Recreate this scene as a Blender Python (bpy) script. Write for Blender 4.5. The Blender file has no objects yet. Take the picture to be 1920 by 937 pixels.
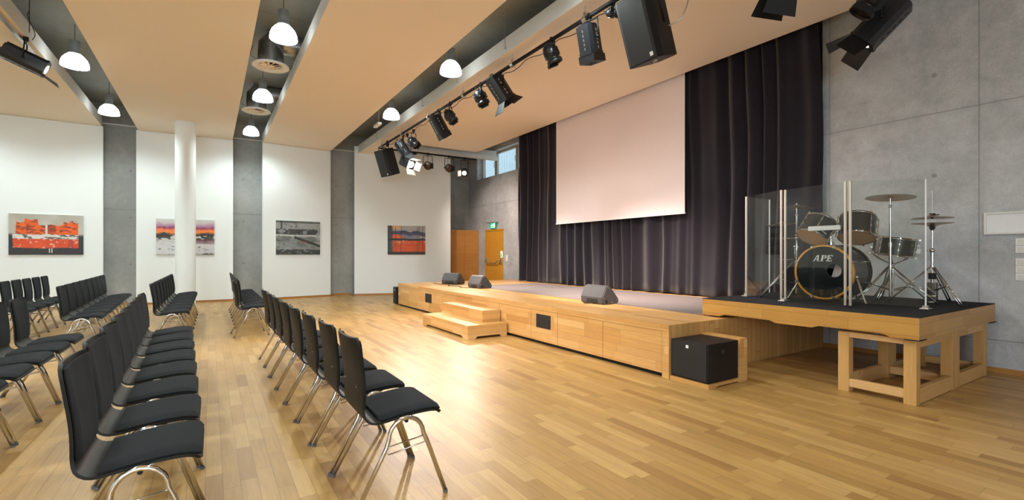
import bpy, bmesh, math, random
from mathutils import Vector, Matrix
PI = math.pi
random.seed(7)
sc = bpy.context.scene
col = sc.collection

# ---------------------------------------------------------------- camera
TH = math.atan2(566, 890)
cd = bpy.data.cameras.new('camera'); cam = bpy.data.objects.new('camera', cd); col.objects.link(cam)
cd.sensor_fit = 'HORIZONTAL'; cd.sensor_width = 36; cd.lens = 890.2 / 1920 * 36
cd.shift_y = 7.5 / 1920
cd.clip_start = 0.05; cd.clip_end = 200
cam.location = (0, 0, 1.28); cam.rotation_euler = (PI / 2, 0, -TH)
sc.camera = cam
# ---------------------------------------------------------------- view / world
sc.view_settings.view_transform = 'Standard'; sc.view_settings.look = 'None'
sc.view_settings.exposure = 0.24; sc.view_settings.gamma = 1; sc.view_settings.use_curve_mapping = False
wd = bpy.data.worlds.new('world'); sc.world = wd; wd.use_nodes = True
bg = wd.node_tree.nodes['Background']; bg.inputs[0].default_value = (0.80, 0.92, 1.0, 1); bg.inputs[1].default_value = 1.5
DAY = bpy.data.lights.new('added_daylight', 'AREA'); DAY.shape = 'RECTANGLE'; DAY.size = 7.0; DAY.size_y = 2.1; DAY.energy = 460; DAY.color = (.74, .87, 1.0)
_o = bpy.data.objects.new('added_daylight', DAY); col.objects.link(_o); _o.location = (-3.0, -5.25, 2.0); _o.rotation_euler = (PI / 2 - .1, 0, 0)   # area light added outside the added rear window, for cool fill
PENDANT_W = 110; SHADE_E = 4.0; WARM = (1.0, 0.80, 0.69); COOL = (0.88, 1.0, 1.0)

# ---------------------------------------------------------------- helpers
def s2l(c): return c / 12.92 if c <= .04045 else ((c + .055) / 1.055) ** 2.4
def H(x):
    x = x.lstrip('#'); return tuple(s2l(int(x[i:i + 2], 16) / 255) for i in (0, 2, 4))

class NT:
    def __init__(s, name):
        s.m = bpy.data.materials.new(name); s.m.use_nodes = True
        s.t = s.m.node_tree; s.b = s.t.nodes['Principled BSDF']
    def n(s, typ, ins=None, **kw):
        nd = s.t.nodes.new(typ)
        for k, v in kw.items(): setattr(nd, k, v)
        if ins:
            for k, v in ins.items(): s.set(nd, k, v)
        return nd
    def set(s, nd, k, v):
        if isinstance(v, bpy.types.NodeSocket): s.t.links.new(v, nd.inputs[k])
        elif isinstance(v, bpy.types.Node): s.t.links.new(v.outputs[0], nd.inputs[k])
        else:
            i = nd.inputs[k]
            if hasattr(i.default_value, '__len__') and not isinstance(v, str):
                v = tuple(v)
                if len(i.default_value) == 4 and len(v) == 3: v = v + (1,)
            i.default_value = v
    def math(s, op, a, b=0.0, c=0.0):
        nd = s.t.nodes.new('ShaderNodeMath'); nd.operation = op
        s.set(nd, 0, a); s.set(nd, 1, b); s.set(nd, 2, c)
        return nd.outputs[0]
    def ramp(s, fac, stops, interp='LINEAR'):
        nd = s.t.nodes.new('ShaderNodeValToRGB'); nd.color_ramp.interpolation = interp
        el = nd.color_ramp.elements
        while len(el) < len(stops): el.new(0.5)
        for e, (p, c) in zip(el, stops):
            e.position = p; e.color = tuple(c) + (1,) if len(c) == 3 else c
        s.set(nd, 0, fac); return nd.outputs[0]
    def mix(s, fac, a, b, mode='MIX'):
        nd = s.t.nodes.new('ShaderNodeMix'); nd.data_type = 'RGBA'; nd.blend_type = mode
        s.set(nd, 0, fac); s.set(nd, 6, a); s.set(nd, 7, b); return nd.outputs[2]
    def bump(s, h, st=.2, dist=.01):
        nd = s.n('ShaderNodeBump', {'Strength': st, 'Distance': dist, 'Height': h})
        s.t.links.new(nd.outputs[0], s.b.inputs['Normal'])

def mat(name, c, rough=.5, metal=0, noise=0, nscale=40, spec=.5, bump=0, emit=None, es=0, sheen=0, coat=0):
    m = NT(name); b = m.b
    b.inputs['Base Color'].default_value = tuple(c) + (1,); b.inputs['Roughness'].default_value = rough
    b.inputs['Metallic'].default_value = metal; b.inputs['Specular IOR Level'].default_value = spec
    if sheen:
        b.inputs['Sheen Weight'].default_value = sheen; b.inputs['Sheen Roughness'].default_value = .55
    if coat: b.inputs['Coat Weight'].default_value = coat
    tc = m.n('ShaderNodeTexCoord')
    nz = m.n('ShaderNodeTexNoise', {'Vector': tc.outputs['Object'], 'Scale': nscale, 'Detail': 3})
    k = noise if noise else .03
    f = m.math('MULTIPLY_ADD', nz.outputs[0], 2 * k, 1 - k)
    cc = m.n('ShaderNodeVectorMath', operation='SCALE'); cc.inputs[0].default_value = c
    m.set(cc, 3, f); m.t.links.new(cc.outputs[0], b.inputs['Base Color'])
    if bump: m.bump(nz.outputs[0], bump, .004)
    if emit:
        b.inputs['Emission Color'].default_value = tuple(emit) + (1,); b.inputs['Emission Strength'].default_value = es
    return m.m

def plank_mat(name, pal, along, across, w, L, rough=.35, grain=.12, gap=.012, spec=.5, rv=.1, knots=0.0, bump=.03):
    """staggered wood staves in object space; along / across are axis indices"""
    m = NT(name); tc = m.n('ShaderNodeTexCoord'); sp = m.n('ShaderNodeSeparateXYZ', {0: tc.outputs['Object']})
    a, c = sp.outputs[along], sp.outputs[across]
    cw = m.math('DIVIDE', m.math('ADD', c, 50.003), w)
    row = m.math('FLOOR', cw)
    wn = m.n('ShaderNodeTexWhiteNoise', noise_dimensions='1D'); m.set(wn, 'W', row)
    al = m.math('ADD', m.math('DIVIDE', m.math('ADD', a, 50.0), L), m.math('MULTIPLY', wn.outputs[0], 7.3))
    # uneven stave lengths
    cell = m.math('FLOOR', al)
    cv = m.n('ShaderNodeCombineXYZ', {0: row, 1: cell, 2: 0.5})
    w2 = m.n('ShaderNodeTexWhiteNoise', noise_dimensions='3D'); m.set(w2, 'Vector', cv.outputs[0])
    base = m.ramp(w2.outputs[0], [(i / (len(pal) - 1), p) for i, p in enumerate(pal)])
    # grain
    sc3 = [22.0] * 3; sc3[along] = 1.6
    mv = m.n('ShaderNodeVectorMath', operation='MULTIPLY'); m.set(mv, 0, tc.outputs['Object']); mv.inputs[1].default_value = sc3
    ad = m.n('ShaderNodeVectorMath', operation='ADD'); m.set(ad, 0, mv.outputs[0])
    m.set(ad, 1, m.n('ShaderNodeVectorMath', {0: w2.outputs[1]}, operation='SCALE').outputs[0])
    ad.inputs[1].links[0].from_node.inputs[3].default_value = 30
    nz = m.n('ShaderNodeTexNoise', {'Vector': ad.outputs[0], 'Scale': 2.2, 'Detail': 6, 'Roughness': .62, 'Distortion': .5})
    g = m.math('MULTIPLY_ADD', m.math('SUBTRACT', nz.outputs[0], .5), grain * 5, 1.0)
    g2 = m.n('ShaderNodeTexNoise', {'Vector': tc.outputs['Object'], 'Scale': 1.3, 'Detail': 2})
    g = m.math('MULTIPLY', g, m.math('MULTIPLY_ADD', g2.outputs[0], .16, .92))
    cc = m.mix(1.0, base, m.n('ShaderNodeCombineXYZ', {0: g, 1: g, 2: g}).outputs[0], 'MULTIPLY')
    if knots:
        vo = m.n('ShaderNodeTexVoronoi', {'Vector': tc.outputs['Object'], 'Scale': 3.2, 'Randomness': 1.0})
        kk = m.math('LESS_THAN', m.math('ADD', vo.outputs[0], m.math('MULTIPLY', nz.outputs[0], .03)), knots)
        cc = m.mix(m.math('MULTIPLY', kk, .7), cc, H('#6b3f1c'))
    # joints
    fr = m.math('FRACT', cw); fa = m.math('FRACT', al)
    e1 = m.math('MINIMUM', fr, m.math('SUBTRACT', 1.0, fr))
    e2 = m.math('MULTIPLY', m.math('MINIMUM', fa, m.math('SUBTRACT', 1.0, fa)), L / w)
    e = m.math('LESS_THAN', m.math('MINIMUM', e1, e2), gap)
    cc = m.mix(m.math('MULTIPLY', e, .6), cc, H('#4a3016'))
    m.t.links.new(cc, m.b.inputs['Base Color'])
    r = m.math('MULTIPLY_ADD', nz.outputs[0], rv, rough - rv / 2)
    m.t.links.new(r, m.b.inputs['Roughness']); m.b.inputs['Specular IOR Level'].default_value = spec
    if bump: m.bump(m.math('SUBTRACT', nz.outputs[0], m.math('MULTIPLY', e, 1.5)), bump, .002)
    return m.m

def concrete(name, c0, c1, vaxis, hl=(), vl=(), boards=True):
    """hl: z heights of formwork joints, vl: positions along vaxis"""
    m = NT(name); tc = m.n('ShaderNodeTexCoord'); ob = tc.outputs['Object']; sp = m.n('ShaderNodeSeparateXYZ', {0: ob})
    n1 = m.n('ShaderNodeTexNoise', {'Vector': ob, 'Scale': .9, 'Detail': 6, 'Roughness': .6})
    n2 = m.n('ShaderNodeTexNoise', {'Vector': ob, 'Scale': 9, 'Detail': 8, 'Roughness': .7})
    n3 = m.n('ShaderNodeTexNoise', {'Vector': ob, 'Scale': 120, 'Detail': 3})
    f = m.math('ADD', m.math('MULTIPLY', n1.outputs[0], .8), m.math('MULTIPLY', n2.outputs[0], .35))
    f = m.math('SUBTRACT', f, .08)
    c = m.ramp(f, [(.38, c0), (.66, c1)])
    c = m.mix(.35, c, m.ramp(n3.outputs[0], [(.3, c0), (.7, c1)]))
    # pores
    vo = m.n('ShaderNodeTexVoronoi', {'Vector': ob, 'Scale': 6.5})
    p = m.math('LESS_THAN', m.math('ADD', vo.outputs[0], m.math('MULTIPLY', n2.outputs[0], .04)), .055)
    c = m.mix(m.math('MULTIPLY', p, .45), c, H('#4e4d48'))
    # tie holes on a regular grid
    A = sp.outputs[vaxis]; Z = sp.outputs[2]
    da = m.math('MULTIPLY', m.math('SUBTRACT', m.math('FRACT', m.math('DIVIDE', m.math('ADD', A, 49.83), 1.25)), .5), 1.25)
    dz = m.math('MULTIPLY', m.math('SUBTRACT', m.math('FRACT', m.math('DIVIDE', m.math('ADD', Z, .75), 1.18)), .5), 1.18)
    dd = m.math('SQRT', m.math('ADD', m.math('MULTIPLY', da, da), m.math('MULTIPLY', dz, dz)))
    c = m.mix(m.math('MULTIPLY', m.math('LESS_THAN', dd, .026), .6), c, H('#7a776a'))
    wob = m.math('MULTIPLY_ADD', n2.outputs[0], .006, -.003)
    for ax, lst in ((Z, hl), (A, vl)):
        for z in lst:
            d = m.math('ABSOLUTE', m.math('ADD', m.math('SUBTRACT', ax, z), wob))
            c = m.mix(m.math('MULTIPLY', m.math('LESS_THAN', d, .0055), .5), c, H('#4c4a44'))
            c = m.mix(m.math('MULTIPLY', m.math('SUBTRACT', 1.0, m.math('MINIMUM', m.math('MULTIPLY', d, 12.0), 1.0)), .18), c, c0)
    m.t.links.new(c, m.b.inputs['Base Color']); m.b.inputs['Roughness'].default_value = .62
    m.bump(m.math('ADD', n2.outputs[0], m.math('MULTIPLY', n3.outputs[0], .4)), .12, .006)
    return m.m

# ---------------------------------------------------------------- materials
FLOORPAL = [H('#a37d44'), H('#b0884e'), H('#b89257'), H('#aa8248'), H('#c29c61'), H('#b48d50'), H('#b18a4e'), H('#986f3b')]
OAKPAL = [H('#c08f52'), H('#cb9c5e'), H('#d2a568'), H('#bd8a4c'), H('#d9b076'), H('#c89857')]
M = {}
M['floor'] = plank_mat('oak_strip_floor', FLOORPAL, 1, 0, .084, .52, rough=.40, grain=.13, gap=.014, spec=.55, rv=.10, bump=.02)
M['oak_top'] = plank_mat('oak_stage_top', OAKPAL, 1, 0, .09, .9, rough=.34, grain=.07, gap=.01)
M['oak_front'] = plank_mat('oak_stage_front', OAKPAL, 1, 2, .088, .62, rough=.36, grain=.08, gap=.012, knots=.035)
M['oak_front_x'] = plank_mat('oak_stave_x', OAKPAL, 0, 2, .088, .62, rough=.36, grain=.08, gap=.012, knots=.035)
M['oak_vert'] = plank_mat('oak_stave_vertical', [H('#b98a50'), H('#c3965a'), H('#b58448'), H('#cba166')], 2, 0, .09, 1.3, rough=.45, grain=.09, gap=.03)
PINE = [H('#c29556'), H('#cca168'), H('#bd8f50'), H('#d2a870')]
RPAL = [H('#b0803c'), H('#ba8c46'), H('#c2954e'), H('#ac7a38')]
M['riser_front'] = plank_mat('oak_riser_front', RPAL, 1, 2, .1, .8, rough=.36, grain=.08, gap=.012, knots=.04)
M['riser_side'] = plank_mat('oak_riser_side', RPAL, 0, 2, .1, .8, rough=.36, grain=.08, gap=.012, knots=.04)
M['pine_v'] = plank_mat('pine_upright', PINE, 2, 0, .6, 3, rough=.5, grain=.10, gap=0, knots=.05)
M['pine_x'] = plank_mat('pine_rail_x', PINE, 0, 2, .6, 3, rough=.5, grain=.10, gap=0, knots=.05)
M['pine_y'] = plank_mat('pine_rail_y', PINE, 1, 2, .6, 3, rough=.5, grain=.10, gap=0, knots=.05)
M['door_x'] = plank_mat('oak_veneer_cupboard', [H('#bd8440'), H('#c48c48')], 0, 2, .3, 4, rough=.42, grain=.10, gap=0)
M['door_y'] = plank_mat('oak_veneer_door', [H('#c98f2e'), H('#cf9636')], 1, 2, .35, 4, rough=.42, grain=.08, gap=0)
M['skirt'] = plank_mat('oak_skirting', [H('#b07a3c'), H('#b98446')], 0, 2, 1, 1.5, rough=.45, gap=0)
M['conc_y'] = concrete('concrete_side_wall', H('#979b9e'), H('#d4d8db'), 1, hl=(2.93, .35), vl=(1.66, 3.16, -.9, 5.7, 8.3, 10.9, 13.4))
M['conc_x'] = concrete('concrete_back_wall', H('#8b8d89'), H('#b4b7b3'), 0, hl=(2.4, 4.95), vl=(7.3, 2.0))
M['conc_top'] = concrete('concrete_slab', H('#8a8d89'), H('#a5a8a3'), 1, vl=(3.0, 5.6, 8.2, 10.8, 13.4))
M['white'] = mat('white_wall_paint', H('#eef4f4'), .7, noise=.012, nscale=3)
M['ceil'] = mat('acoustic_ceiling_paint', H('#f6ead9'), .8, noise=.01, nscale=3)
M['fascia'] = mat('white_fascia_paint', H('#e6e7e4'), .45)
M['shell'] = mat('black_stained_plywood', (.012, .0105, .008), .5, noise=.15, nscale=12, spec=.2)
M['fabric'] = mat('black_upholstery', (.0095, .0105, .0115), .95, noise=.3, nscale=420, spec=.1, bump=.15, sheen=.03)
M['chrome'] = mat('chrome', (.62, .61, .59), .12, 1)
M['steel'] = mat('brushed_steel', (.62, .63, .63), .32, 1)
M['galv'] = mat('galvanised_duct', (.48, .50, .50), .34, 1, noise=.12, nscale=9)
M['black'] = mat('black_powder_coat', (.006, .006, .007), .5, spec=.25)
M['blackgloss'] = mat('black_cast_metal', (.008, .009, .011), .30, spec=.4)
M['blackmat'] = mat('black_plastic', (.007, .007, .008), .5, spec=.3, bump=.1, nscale=300)
M['grey_plastic'] = mat('dark_grey_cabinet', (.065, .063, .066), .5, bump=.15, nscale=260)
M['grille'] = mat('black_speaker_grille', (.008, .008, .009), .6, noise=.5, nscale=600)
M['curtain'] = mat('black_velvet', (.0135, .0115, .017), .95, noise=.12, nscale=30, spec=.06, sheen=.22)
M['screen'] = mat('projection_screen', H('#ecdfe0'), .75)
M['carpet'] = mat('grey_stage_carpet', H('#77706f'), .95, noise=.16, nscale=180, spec=.1, bump=.3)
M['riser_carpet'] = mat('charcoal_carpet', (.030, .031, .034), .97, noise=.9, nscale=130, spec=.1, bump=.6)
M['rubber'] = mat('black_rubber', (.012, .012, .012), .7)
M['rubber_grey'] = mat('grey_foot_plastic', (.10, .10, .10), .5)
M['alu'] = mat('aluminium_profile', (.66, .64, .60), .38, 1)
M['winframe'] = mat('window_frame_paint', H('#b9b3a4'), .5)
M['plastic_white'] = mat('white_switch_plastic', H('#f3f3f2'), .4)
M['drumwrap'] = mat('dark_teal_drum_wrap', (.026, .031, .034), .25, noise=.25, nscale=7, coat=.2)
M['headblack'] = mat('black_drum_head', (.006, .008, .010), .12, spec=.6)
M['headtan'] = mat('coated_resonant_head', H('#c9a27c'), .45, noise=.15, nscale=6)
M['hoopwood'] = mat('amber_wood_hoop', H('#c98a34'), .3, noise=.12, nscale=20)
M['bronze'] = mat('cymbal_bronze', (.50, .39, .27), .34, .85, noise=.2, nscale=50)
M['letter'] = mat('silver_lettering', (.75, .77, .78), .4)
M['lens'] = mat('warm_reflecting_lens', (.07, .04, .025), .2, .5)
M['lens_lit'] = mat('lit_lamp_lens', (1, .9, .8), .3, emit=(1, .80, .62), es=28)
M['shade'] = mat('prismatic_lamp_shade', (.9, .95, .95), .25, emit=(.93, 1, .98), es=SHADE_E)
M['canister'] = mat('grey_lamp_housing', (.30, .33, .33), .4, .4)
M['greensign'] = mat('green_exit_pictogram', H('#0f9a66'), .4, emit=H('#12b078'), es=.7)
M['signwhite'] = mat('lit_white_sign', (.9, .95, .92), .4, emit=(.85, 1, .95), es=1.2)
M['frosted'] = mat('outdoor_profiled_panel', H('#c4d4de'), .6)
M['greyboard'] = mat('white_board_surface', H('#f0f2f6'), .35)
g = NT('clear_acrylic'); g.t.nodes.remove(g.b)
tr = g.n('ShaderNodeBsdfTransparent', {0: (.93, .95, .94)}); gl = g.n('ShaderNodeBsdfGlossy', {0: (1, 1, 1), 'Roughness': .02})
fz = g.n('ShaderNodeFresnel', {'IOR': 1.46}); mx = g.n('ShaderNodeMixShader', {0: g.math('MULTIPLY', g.math('ADD', fz.outputs[0], .015), g.math('SUBTRACT', 1.0, g.n('ShaderNodeNewGeometry').outputs['Backfacing'])), 1: tr.outputs[0], 2: gl.outputs[0]})
g.t.links.new(mx.outputs[0], g.t.nodes['Material Output'].inputs[0]); M['glass'] = g.m
pt = NT('painted_canvas'); an = pt.n('ShaderNodeAttribute', attribute_name='paint'); pt.t.links.new(an.outputs[0], pt.b.inputs['Base Color'])
pt.b.inputs['Roughness'].default_value = .5
pn = pt.n('ShaderNodeTexNoise', {'Scale': 60.0}); pt.bump(pn.outputs[0], .3, .003); M['paint'] = pt.m

# ---------------------------------------------------------------- mesh builder
class MB:
    def __init__(s, T=None): s.v = []; s.f = []; s.sm = []; s.mi = []; s.T = T or Matrix.Identity(4); s.m = 0
    def add(s, vs, fs, smooth=False, T=None):
        T = s.T @ T if T else s.T
        o = len(s.v); s.v += [tuple(T @ Vector(p)) for p in vs]
        for f in fs: s.f.append([o + i for i in f]); s.sm.append(smooth); s.mi.append(s.m)
        return s
    def box(s, x0, x1, y0, y1, z0, z1, T=None, bev=0):
        if x0 > x1: x0, x1 = x1, x0
        if y0 > y1: y0, y1 = y1, y0
        if z0 > z1: z0, z1 = z1, z0
        if bev:
            b = min(bev, (x1 - x0) / 2.01, (y1 - y0) / 2.01, (z1 - z0) / 2.01)
            bm = bmesh.new(); bmesh.ops.create_cube(bm, size=1)
            for v in bm.verts:
                v.co = (x0 if v.co.x < 0 else x1, y0 if v.co.y < 0 else y1, z0 if v.co.z < 0 else z1)
            bmesh.ops.bevel(bm, geom=bm.edges[:], offset=b, segments=2, profile=.6, affect='EDGES')
            bm.verts.index_update()
            s.add([v.co[:] for v in bm.verts], [[v.index for v in f.verts] for f in bm.faces], False, T); bm.free(); return s
        return s.add([(x0, y0, z0), (x1, y0, z0), (x1, y1, z0), (x0, y1, z0), (x0, y0, z1), (x1, y0, z1), (x1, y1, z1), (x0, y1, z1)],
                     [(3, 2, 1, 0), (4, 5, 6, 7), (0, 1, 5, 4), (1, 2, 6, 5), (2, 3, 7, 6), (3, 0, 4, 7)], False, T)
    def prism(s, poly, a0, a1, axis=1, T=None):
        """poly of (p,q) extruded along axis; axis 1: (x,z), axis 0: (y,z), axis 2: (x,y)"""
        def mk(p, a): return (p[0], a, p[1]) if axis == 1 else ((a, p[0], p[1]) if axis == 0 else (p[0], p[1], a))
        n = len(poly)
        area = sum(poly[i][0] * poly[(i + 1) % n][1] - poly[(i + 1) % n][0] * poly[i][1] for i in range(n))
        P = list(poly) if area > 0 else list(poly)[::-1]
        flip = axis == 1
        vs = [mk(p, a0) for p in P] + [mk(p, a1) for p in P]
        A = list(range(n)); fs = [A[::-1], [i + n for i in A]] + [(i, (i + 1) % n, (i + 1) % n + n, i + n) for i in A]
        if flip: fs = [list(f)[::-1] for f in fs]
        return s.add(vs, fs, False, T)
    def lathe(s, prof, n=24, T=None, cap0=False, cap1=False, smooth=True):
        """prof list of (r,z) revolved about local z"""
        vs = []; fs = []
        for r, z in prof:
            for i in range(n): a = 2 * PI * i / n; vs.append((r * math.cos(a), r * math.sin(a), z))
        for k in range(len(prof) - 1):
            for i in range(n):
                j = (i + 1) % n; fs.append((k * n + i, k * n + j, (k + 1) * n + j, (k + 1) * n + i))
        s.add(vs, fs, smooth, T)
        for flag, (r, z), rev in ((cap0, prof[0], True), (cap1, prof[-1], False)):
            if flag:
                c = [(r * math.cos(2 * PI * i / n), r * math.sin(2 * PI * i / n), z) for i in range(n)]
                s.add(c, [list(range(n))[::-1] if rev else list(range(n))], False, T)
        return s
    def cyl(s, p, q, r, r2=None, n=16, caps=True):
        p = Vector(p); q = Vector(q); d = q - p; L = d.length
        T = Matrix.Translation(p) @ d.to_track_quat('Z', 'Y').to_matrix().to_4x4()
        return s.lathe([(r, 0), (r if r2 is None else r2, L)], n, T, caps, caps)
    def tube(s, pts, r, n=8, closed=False, caps=True):
        P = [Vector(p) for p in pts]; N = len(P); vs = []; fs = []
        prev = None
        for k in range(N):
            if closed: t = (P[(k + 1) % N] - P[k - 1])
            else: t = (P[min(k + 1, N - 1)] - P[max(k - 1, 0)])
            t.normalize()
            if prev is None:
                u = t.orthogonal().normalized()
            else:
                u = (prev - t * prev.dot(t))
                u = u.normalized() if u.length > 1e-6 else t.orthogonal().normalized()
            prev = u; w = t.cross(u)
            for i in range(n):
                a = 2 * PI * i / n; vs.append(tuple(P[k] + (u * math.cos(a) + w * math.sin(a)) * r))
        for k in range(N if closed else N - 1):
            k2 = (k + 1) % N
            for i in range(n):
                j = (i + 1) % n; fs.append((k * n + i, k * n + j, k2 * n + j, k2 * n + i))
        if caps and not closed: fs.append(list(range(n))[::-1]); fs.append([(N - 1) * n + i for i in range(n)])
        return s.add(vs, fs, True)
    def ball(s, c, r, n=12, sz=1):
        prof = [(max(r * math.sin(PI * k / 8), 1e-4), -r * sz * math.cos(PI * k / 8)) for k in range(9)]
        return s.lathe(prof, n, Matrix.Translation(c))
    def build(s, name, mats, parent=None, loc=None):
        me = bpy.data.meshes.new(name); me.from_pydata(s.v, [], s.f)
        me.polygons.foreach_set('use_smooth', s.sm); me.polygons.foreach_set('material_index', s.mi)
        for m in (mats if isinstance(mats, (list, tuple)) else [mats]): me.materials.append(M[m] if isinstance(m, str) else m)
        me.update()
        o = bpy.data.objects.new(name, me); col.objects.link(o)
        if parent: o.parent = parent
        if loc: o.location = loc
        return o

def tag(o, label=None, cat=None, group=None, kind=None):
    for k, v in (('label', label), ('category', cat), ('group', group), ('kind', kind)):
        if v: o[k] = v
    return o
def thing(name, label, cat, loc=(0, 0, 0), group=None, rz=0):
    o = bpy.data.objects.new(name, None); col.objects.link(o); o.location = loc; o.rotation_euler.z = rz
    o.empty_display_size = .1
    return tag(o, label, cat, group)
def copy_tree(o, parent=None):
    c = o.copy(); col.objects.link(c)
    if parent: c.parent = parent
    for ch in list(o.children): copy_tree(ch, c)
    return c
def struct(name, mb, m): return tag(mb.build(name, m), kind='structure')
def Tr(x=0, y=0, z=0): return Matrix.Translation((x, y, z))
def RX(a): return Matrix.Rotation(a, 4, 'X')
def RY(a): return Matrix.Rotation(a, 4, 'Y')
def RZ(a): return Matrix.Rotation(a, 4, 'Z')

# ================================================================ THE ROOM
ZC = 4.38; ZT = 4.62; ZS = 5.0
XL = -8.6; YB = -5.0
struct('floor', MB().box(XL - .2, 8.2, YB - .2, 15.8, -.2, 0), 'floor')
# concrete slab with a deeper rim
struct('ceiling', MB().box(XL - .2, 8.4, YB - .2, 15.8, ZS, ZS + .3), 'conc_top')
struct('wall_rear', MB().box(XL - .2, 8.2, YB - .2, YB, 0, .9).box(XL - .2, 8.2, YB - .2, YB, 3.1, ZS).box(XL - .2, -6.6, YB - .2, YB, .9, 3.1).box(.6, 8.2, YB - .2, YB, .9, 3.1), 'white')
wf = MB()
for k in range(5): wf.box(-6.6 + 1.8 * k - .04, -6.6 + 1.8 * k + .04, YB - .15, YB - .05, .9, 3.1)
wf.box(-6.6, .6, YB - .15, YB - .05, .9, .98).box(-6.6, .6, YB - .15, YB - .05, 3.02, 3.1)
struct('window_4', wf, 'winframe')  # unseen window added behind the camera to let in the cool fill
struct('wall_behind', MB().box(XL, 8.2, -9.2, -9, -.2, 6), 'conc_x')
struct('wall_left', MB().box(XL - .2, XL, YB, 15.6, 0, ZS), 'white')
struct('wall_right', MB().box(7.18, 7.45, YB, 3.25, 0, ZS).box(7.45, 8.2, 3.05, 3.25, 0, ZS), 'conc_y')
# rear part of the right wall is set back, with the strip window high up and a door opening
w = MB(); X0, X1 = 7.9, 8.25
WY0, WY1, WZ0, WZ1 = 11.0, 14.70, 3.86, 4.68
DY0, DY1, DZ = 12.92, 14.12, 2.10
w.box(X0, X1, 3.25, DY0, 0, WZ0).box(X0, X1, DY0, DY1, DZ, WZ0).box(X0, X1, DY1, 15.6, 0, WZ0)
w.box(X0, X1, 3.25, WY0, WZ0, ZS).box(X0, X1, WY1, 15.6, WZ0, ZS).box(X0, X1, WY0, WY1, WZ1, ZS)
w.box(X0 + .22, X1, DY0, DY1, 0, DZ)
struct('wall_right_rear', w, 'conc_y')
struct('wall_back', MB().box(XL, 8.25, 15.35, 15.6, 0, ZS), 'conc_x')
# white zigzag panels in front of the concrete back wall
PAN = [((-3.95, 14.95), (-2.19, 15.04)), ((-1.555, 15.03), (.528, 14.98)), ((1.235, 14.82), (3.075, 15.06)), ((3.745, 14.93), (6.56, 14.02))]
def pan_poly(a, b, t=.1):
    d = Vector((b[0] - a[0], b[1] - a[1])).normalized(); n = Vector((-d.y, d.x)) * t
    return [a, b, (b[0] + n.x, b[1] + n.y), (a[0] + n.x, a[1] + n.y)]
PAN0 = [((XL, 14.9), (-4.6, 14.92))]
for i, (a, b) in enumerate(PAN + PAN0):
    if i == 0: a = (-4.0, 14.947)
    struct('wall_panel_%d' % (i + 1), MB().prism(pan_poly(a, b), .055, 4.375 if i != 3 else 4.6, 2), 'white')
    struct('baseboard_back_%d' % (i + 1), MB().prism(pan_poly((a[0], a[1] + .012), (b[0], b[1] + .012)), 0, .055, 2), 'skirt')
sk = MB()
for a, b in ((-4.6, -4.0), (-2.19, -1.555), (.528, 1.235), (3.075, 3.745), (6.6, 7.9)): sk.box(a, b, 15.33, 15.35, 0, .06)
struct('baseboard_back', sk, 'skirt')
struct('baseboard_right', MB().box(7.165, 7.18, YB, 3.25, 0, .055), plank_mat('oak_skirting_side', [H('#b07a3c'), H('#b98446')], 1, 2, 1, 1.5, rough=.45, gap=0))
struct('trim_back', MB().box(XL, 6.2, 15.31, 15.35, 4.50, 4.53), 'fascia')
# suspended ceiling rafts with open slots between them
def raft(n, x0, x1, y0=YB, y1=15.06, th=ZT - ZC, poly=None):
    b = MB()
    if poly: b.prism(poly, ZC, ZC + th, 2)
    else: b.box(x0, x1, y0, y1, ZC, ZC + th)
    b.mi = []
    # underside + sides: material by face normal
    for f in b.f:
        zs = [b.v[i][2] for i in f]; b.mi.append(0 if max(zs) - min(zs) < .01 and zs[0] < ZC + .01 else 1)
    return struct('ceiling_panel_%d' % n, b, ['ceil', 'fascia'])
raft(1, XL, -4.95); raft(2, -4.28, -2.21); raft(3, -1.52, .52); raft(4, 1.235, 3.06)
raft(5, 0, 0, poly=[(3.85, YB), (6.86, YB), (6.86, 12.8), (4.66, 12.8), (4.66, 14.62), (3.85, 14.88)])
# concrete column
c = MB().lathe([(.205, 0), (.205, ZC + .03)], 40, Tr(-.49, 13.58, 0), True, True)
struct('column_1', c, 'white')
# white beam across the end of the stage ceiling
struct('trim_beam', MB().box(4.7, 7.9, 13.3, 13.42, 4.325, 4.465).box(4.72, 7.88, 13.33, 13.39, 4.465, 4.62), 'fascia')
# strip window: two casements, reveal
def casement(n, y0, y1, hy):
    f = 8.08; root = None
    b = MB(); t = .065
    b.box(f, f + .07, y0, y1, WZ0, WZ0 + t).box(f, f + .07, y0, y1, WZ1 - t, WZ1).box(f, f + .07, y0, y0 + t, WZ0 + t, WZ1 - t).box(f, f + .07, y1 - t, y1, WZ0 + t, WZ1 - t)
    root = struct('window_%d' % n, b, 'winframe')
    MB().box(f + .03, f + .038, y0 + t, y1 - t, WZ0 + t, WZ1 - t).build('glass_pane', 'glass', root)
    h = MB().tube([(f - .01, hy, 4.20), (f - .035, hy, 4.20), (f - .045, hy, 4.27), (f - .03, hy, 4.36), (f, hy, 4.37)], .009)
    h.box(f - .012, f, hy - .014, hy + .014, 4.17, 4.23).build('window_handle', 'steel', root)
    return root
casement(1, 13.72, 14.66, 13.76); casement(2, 12.42, 13.70, 12.46); casement(3, 11.1, 12.40, 11.2)
# profiled cladding outside the window, lit by the sky
p = MB(); ys = [9.5 + i * .05 for i in range(320)]
vs = []
for i, y in enumerate(ys):
    x = 10.4 + (.03 if i % 4 < 2 else 0); vs += [(x, y, 2), (x, y, 9)]
p.add(vs, [(2 * i, 2 * i + 1, 2 * i + 3, 2 * i + 2) for i in range(len(ys) - 1)])
p.box(10.44, 10.6, 9.5, 25.5, 2, 9)
tag(p.build('facade_cladding', 'frosted'), 'pale corrugated cladding seen outside through the high strip window', 'cladding')
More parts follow.
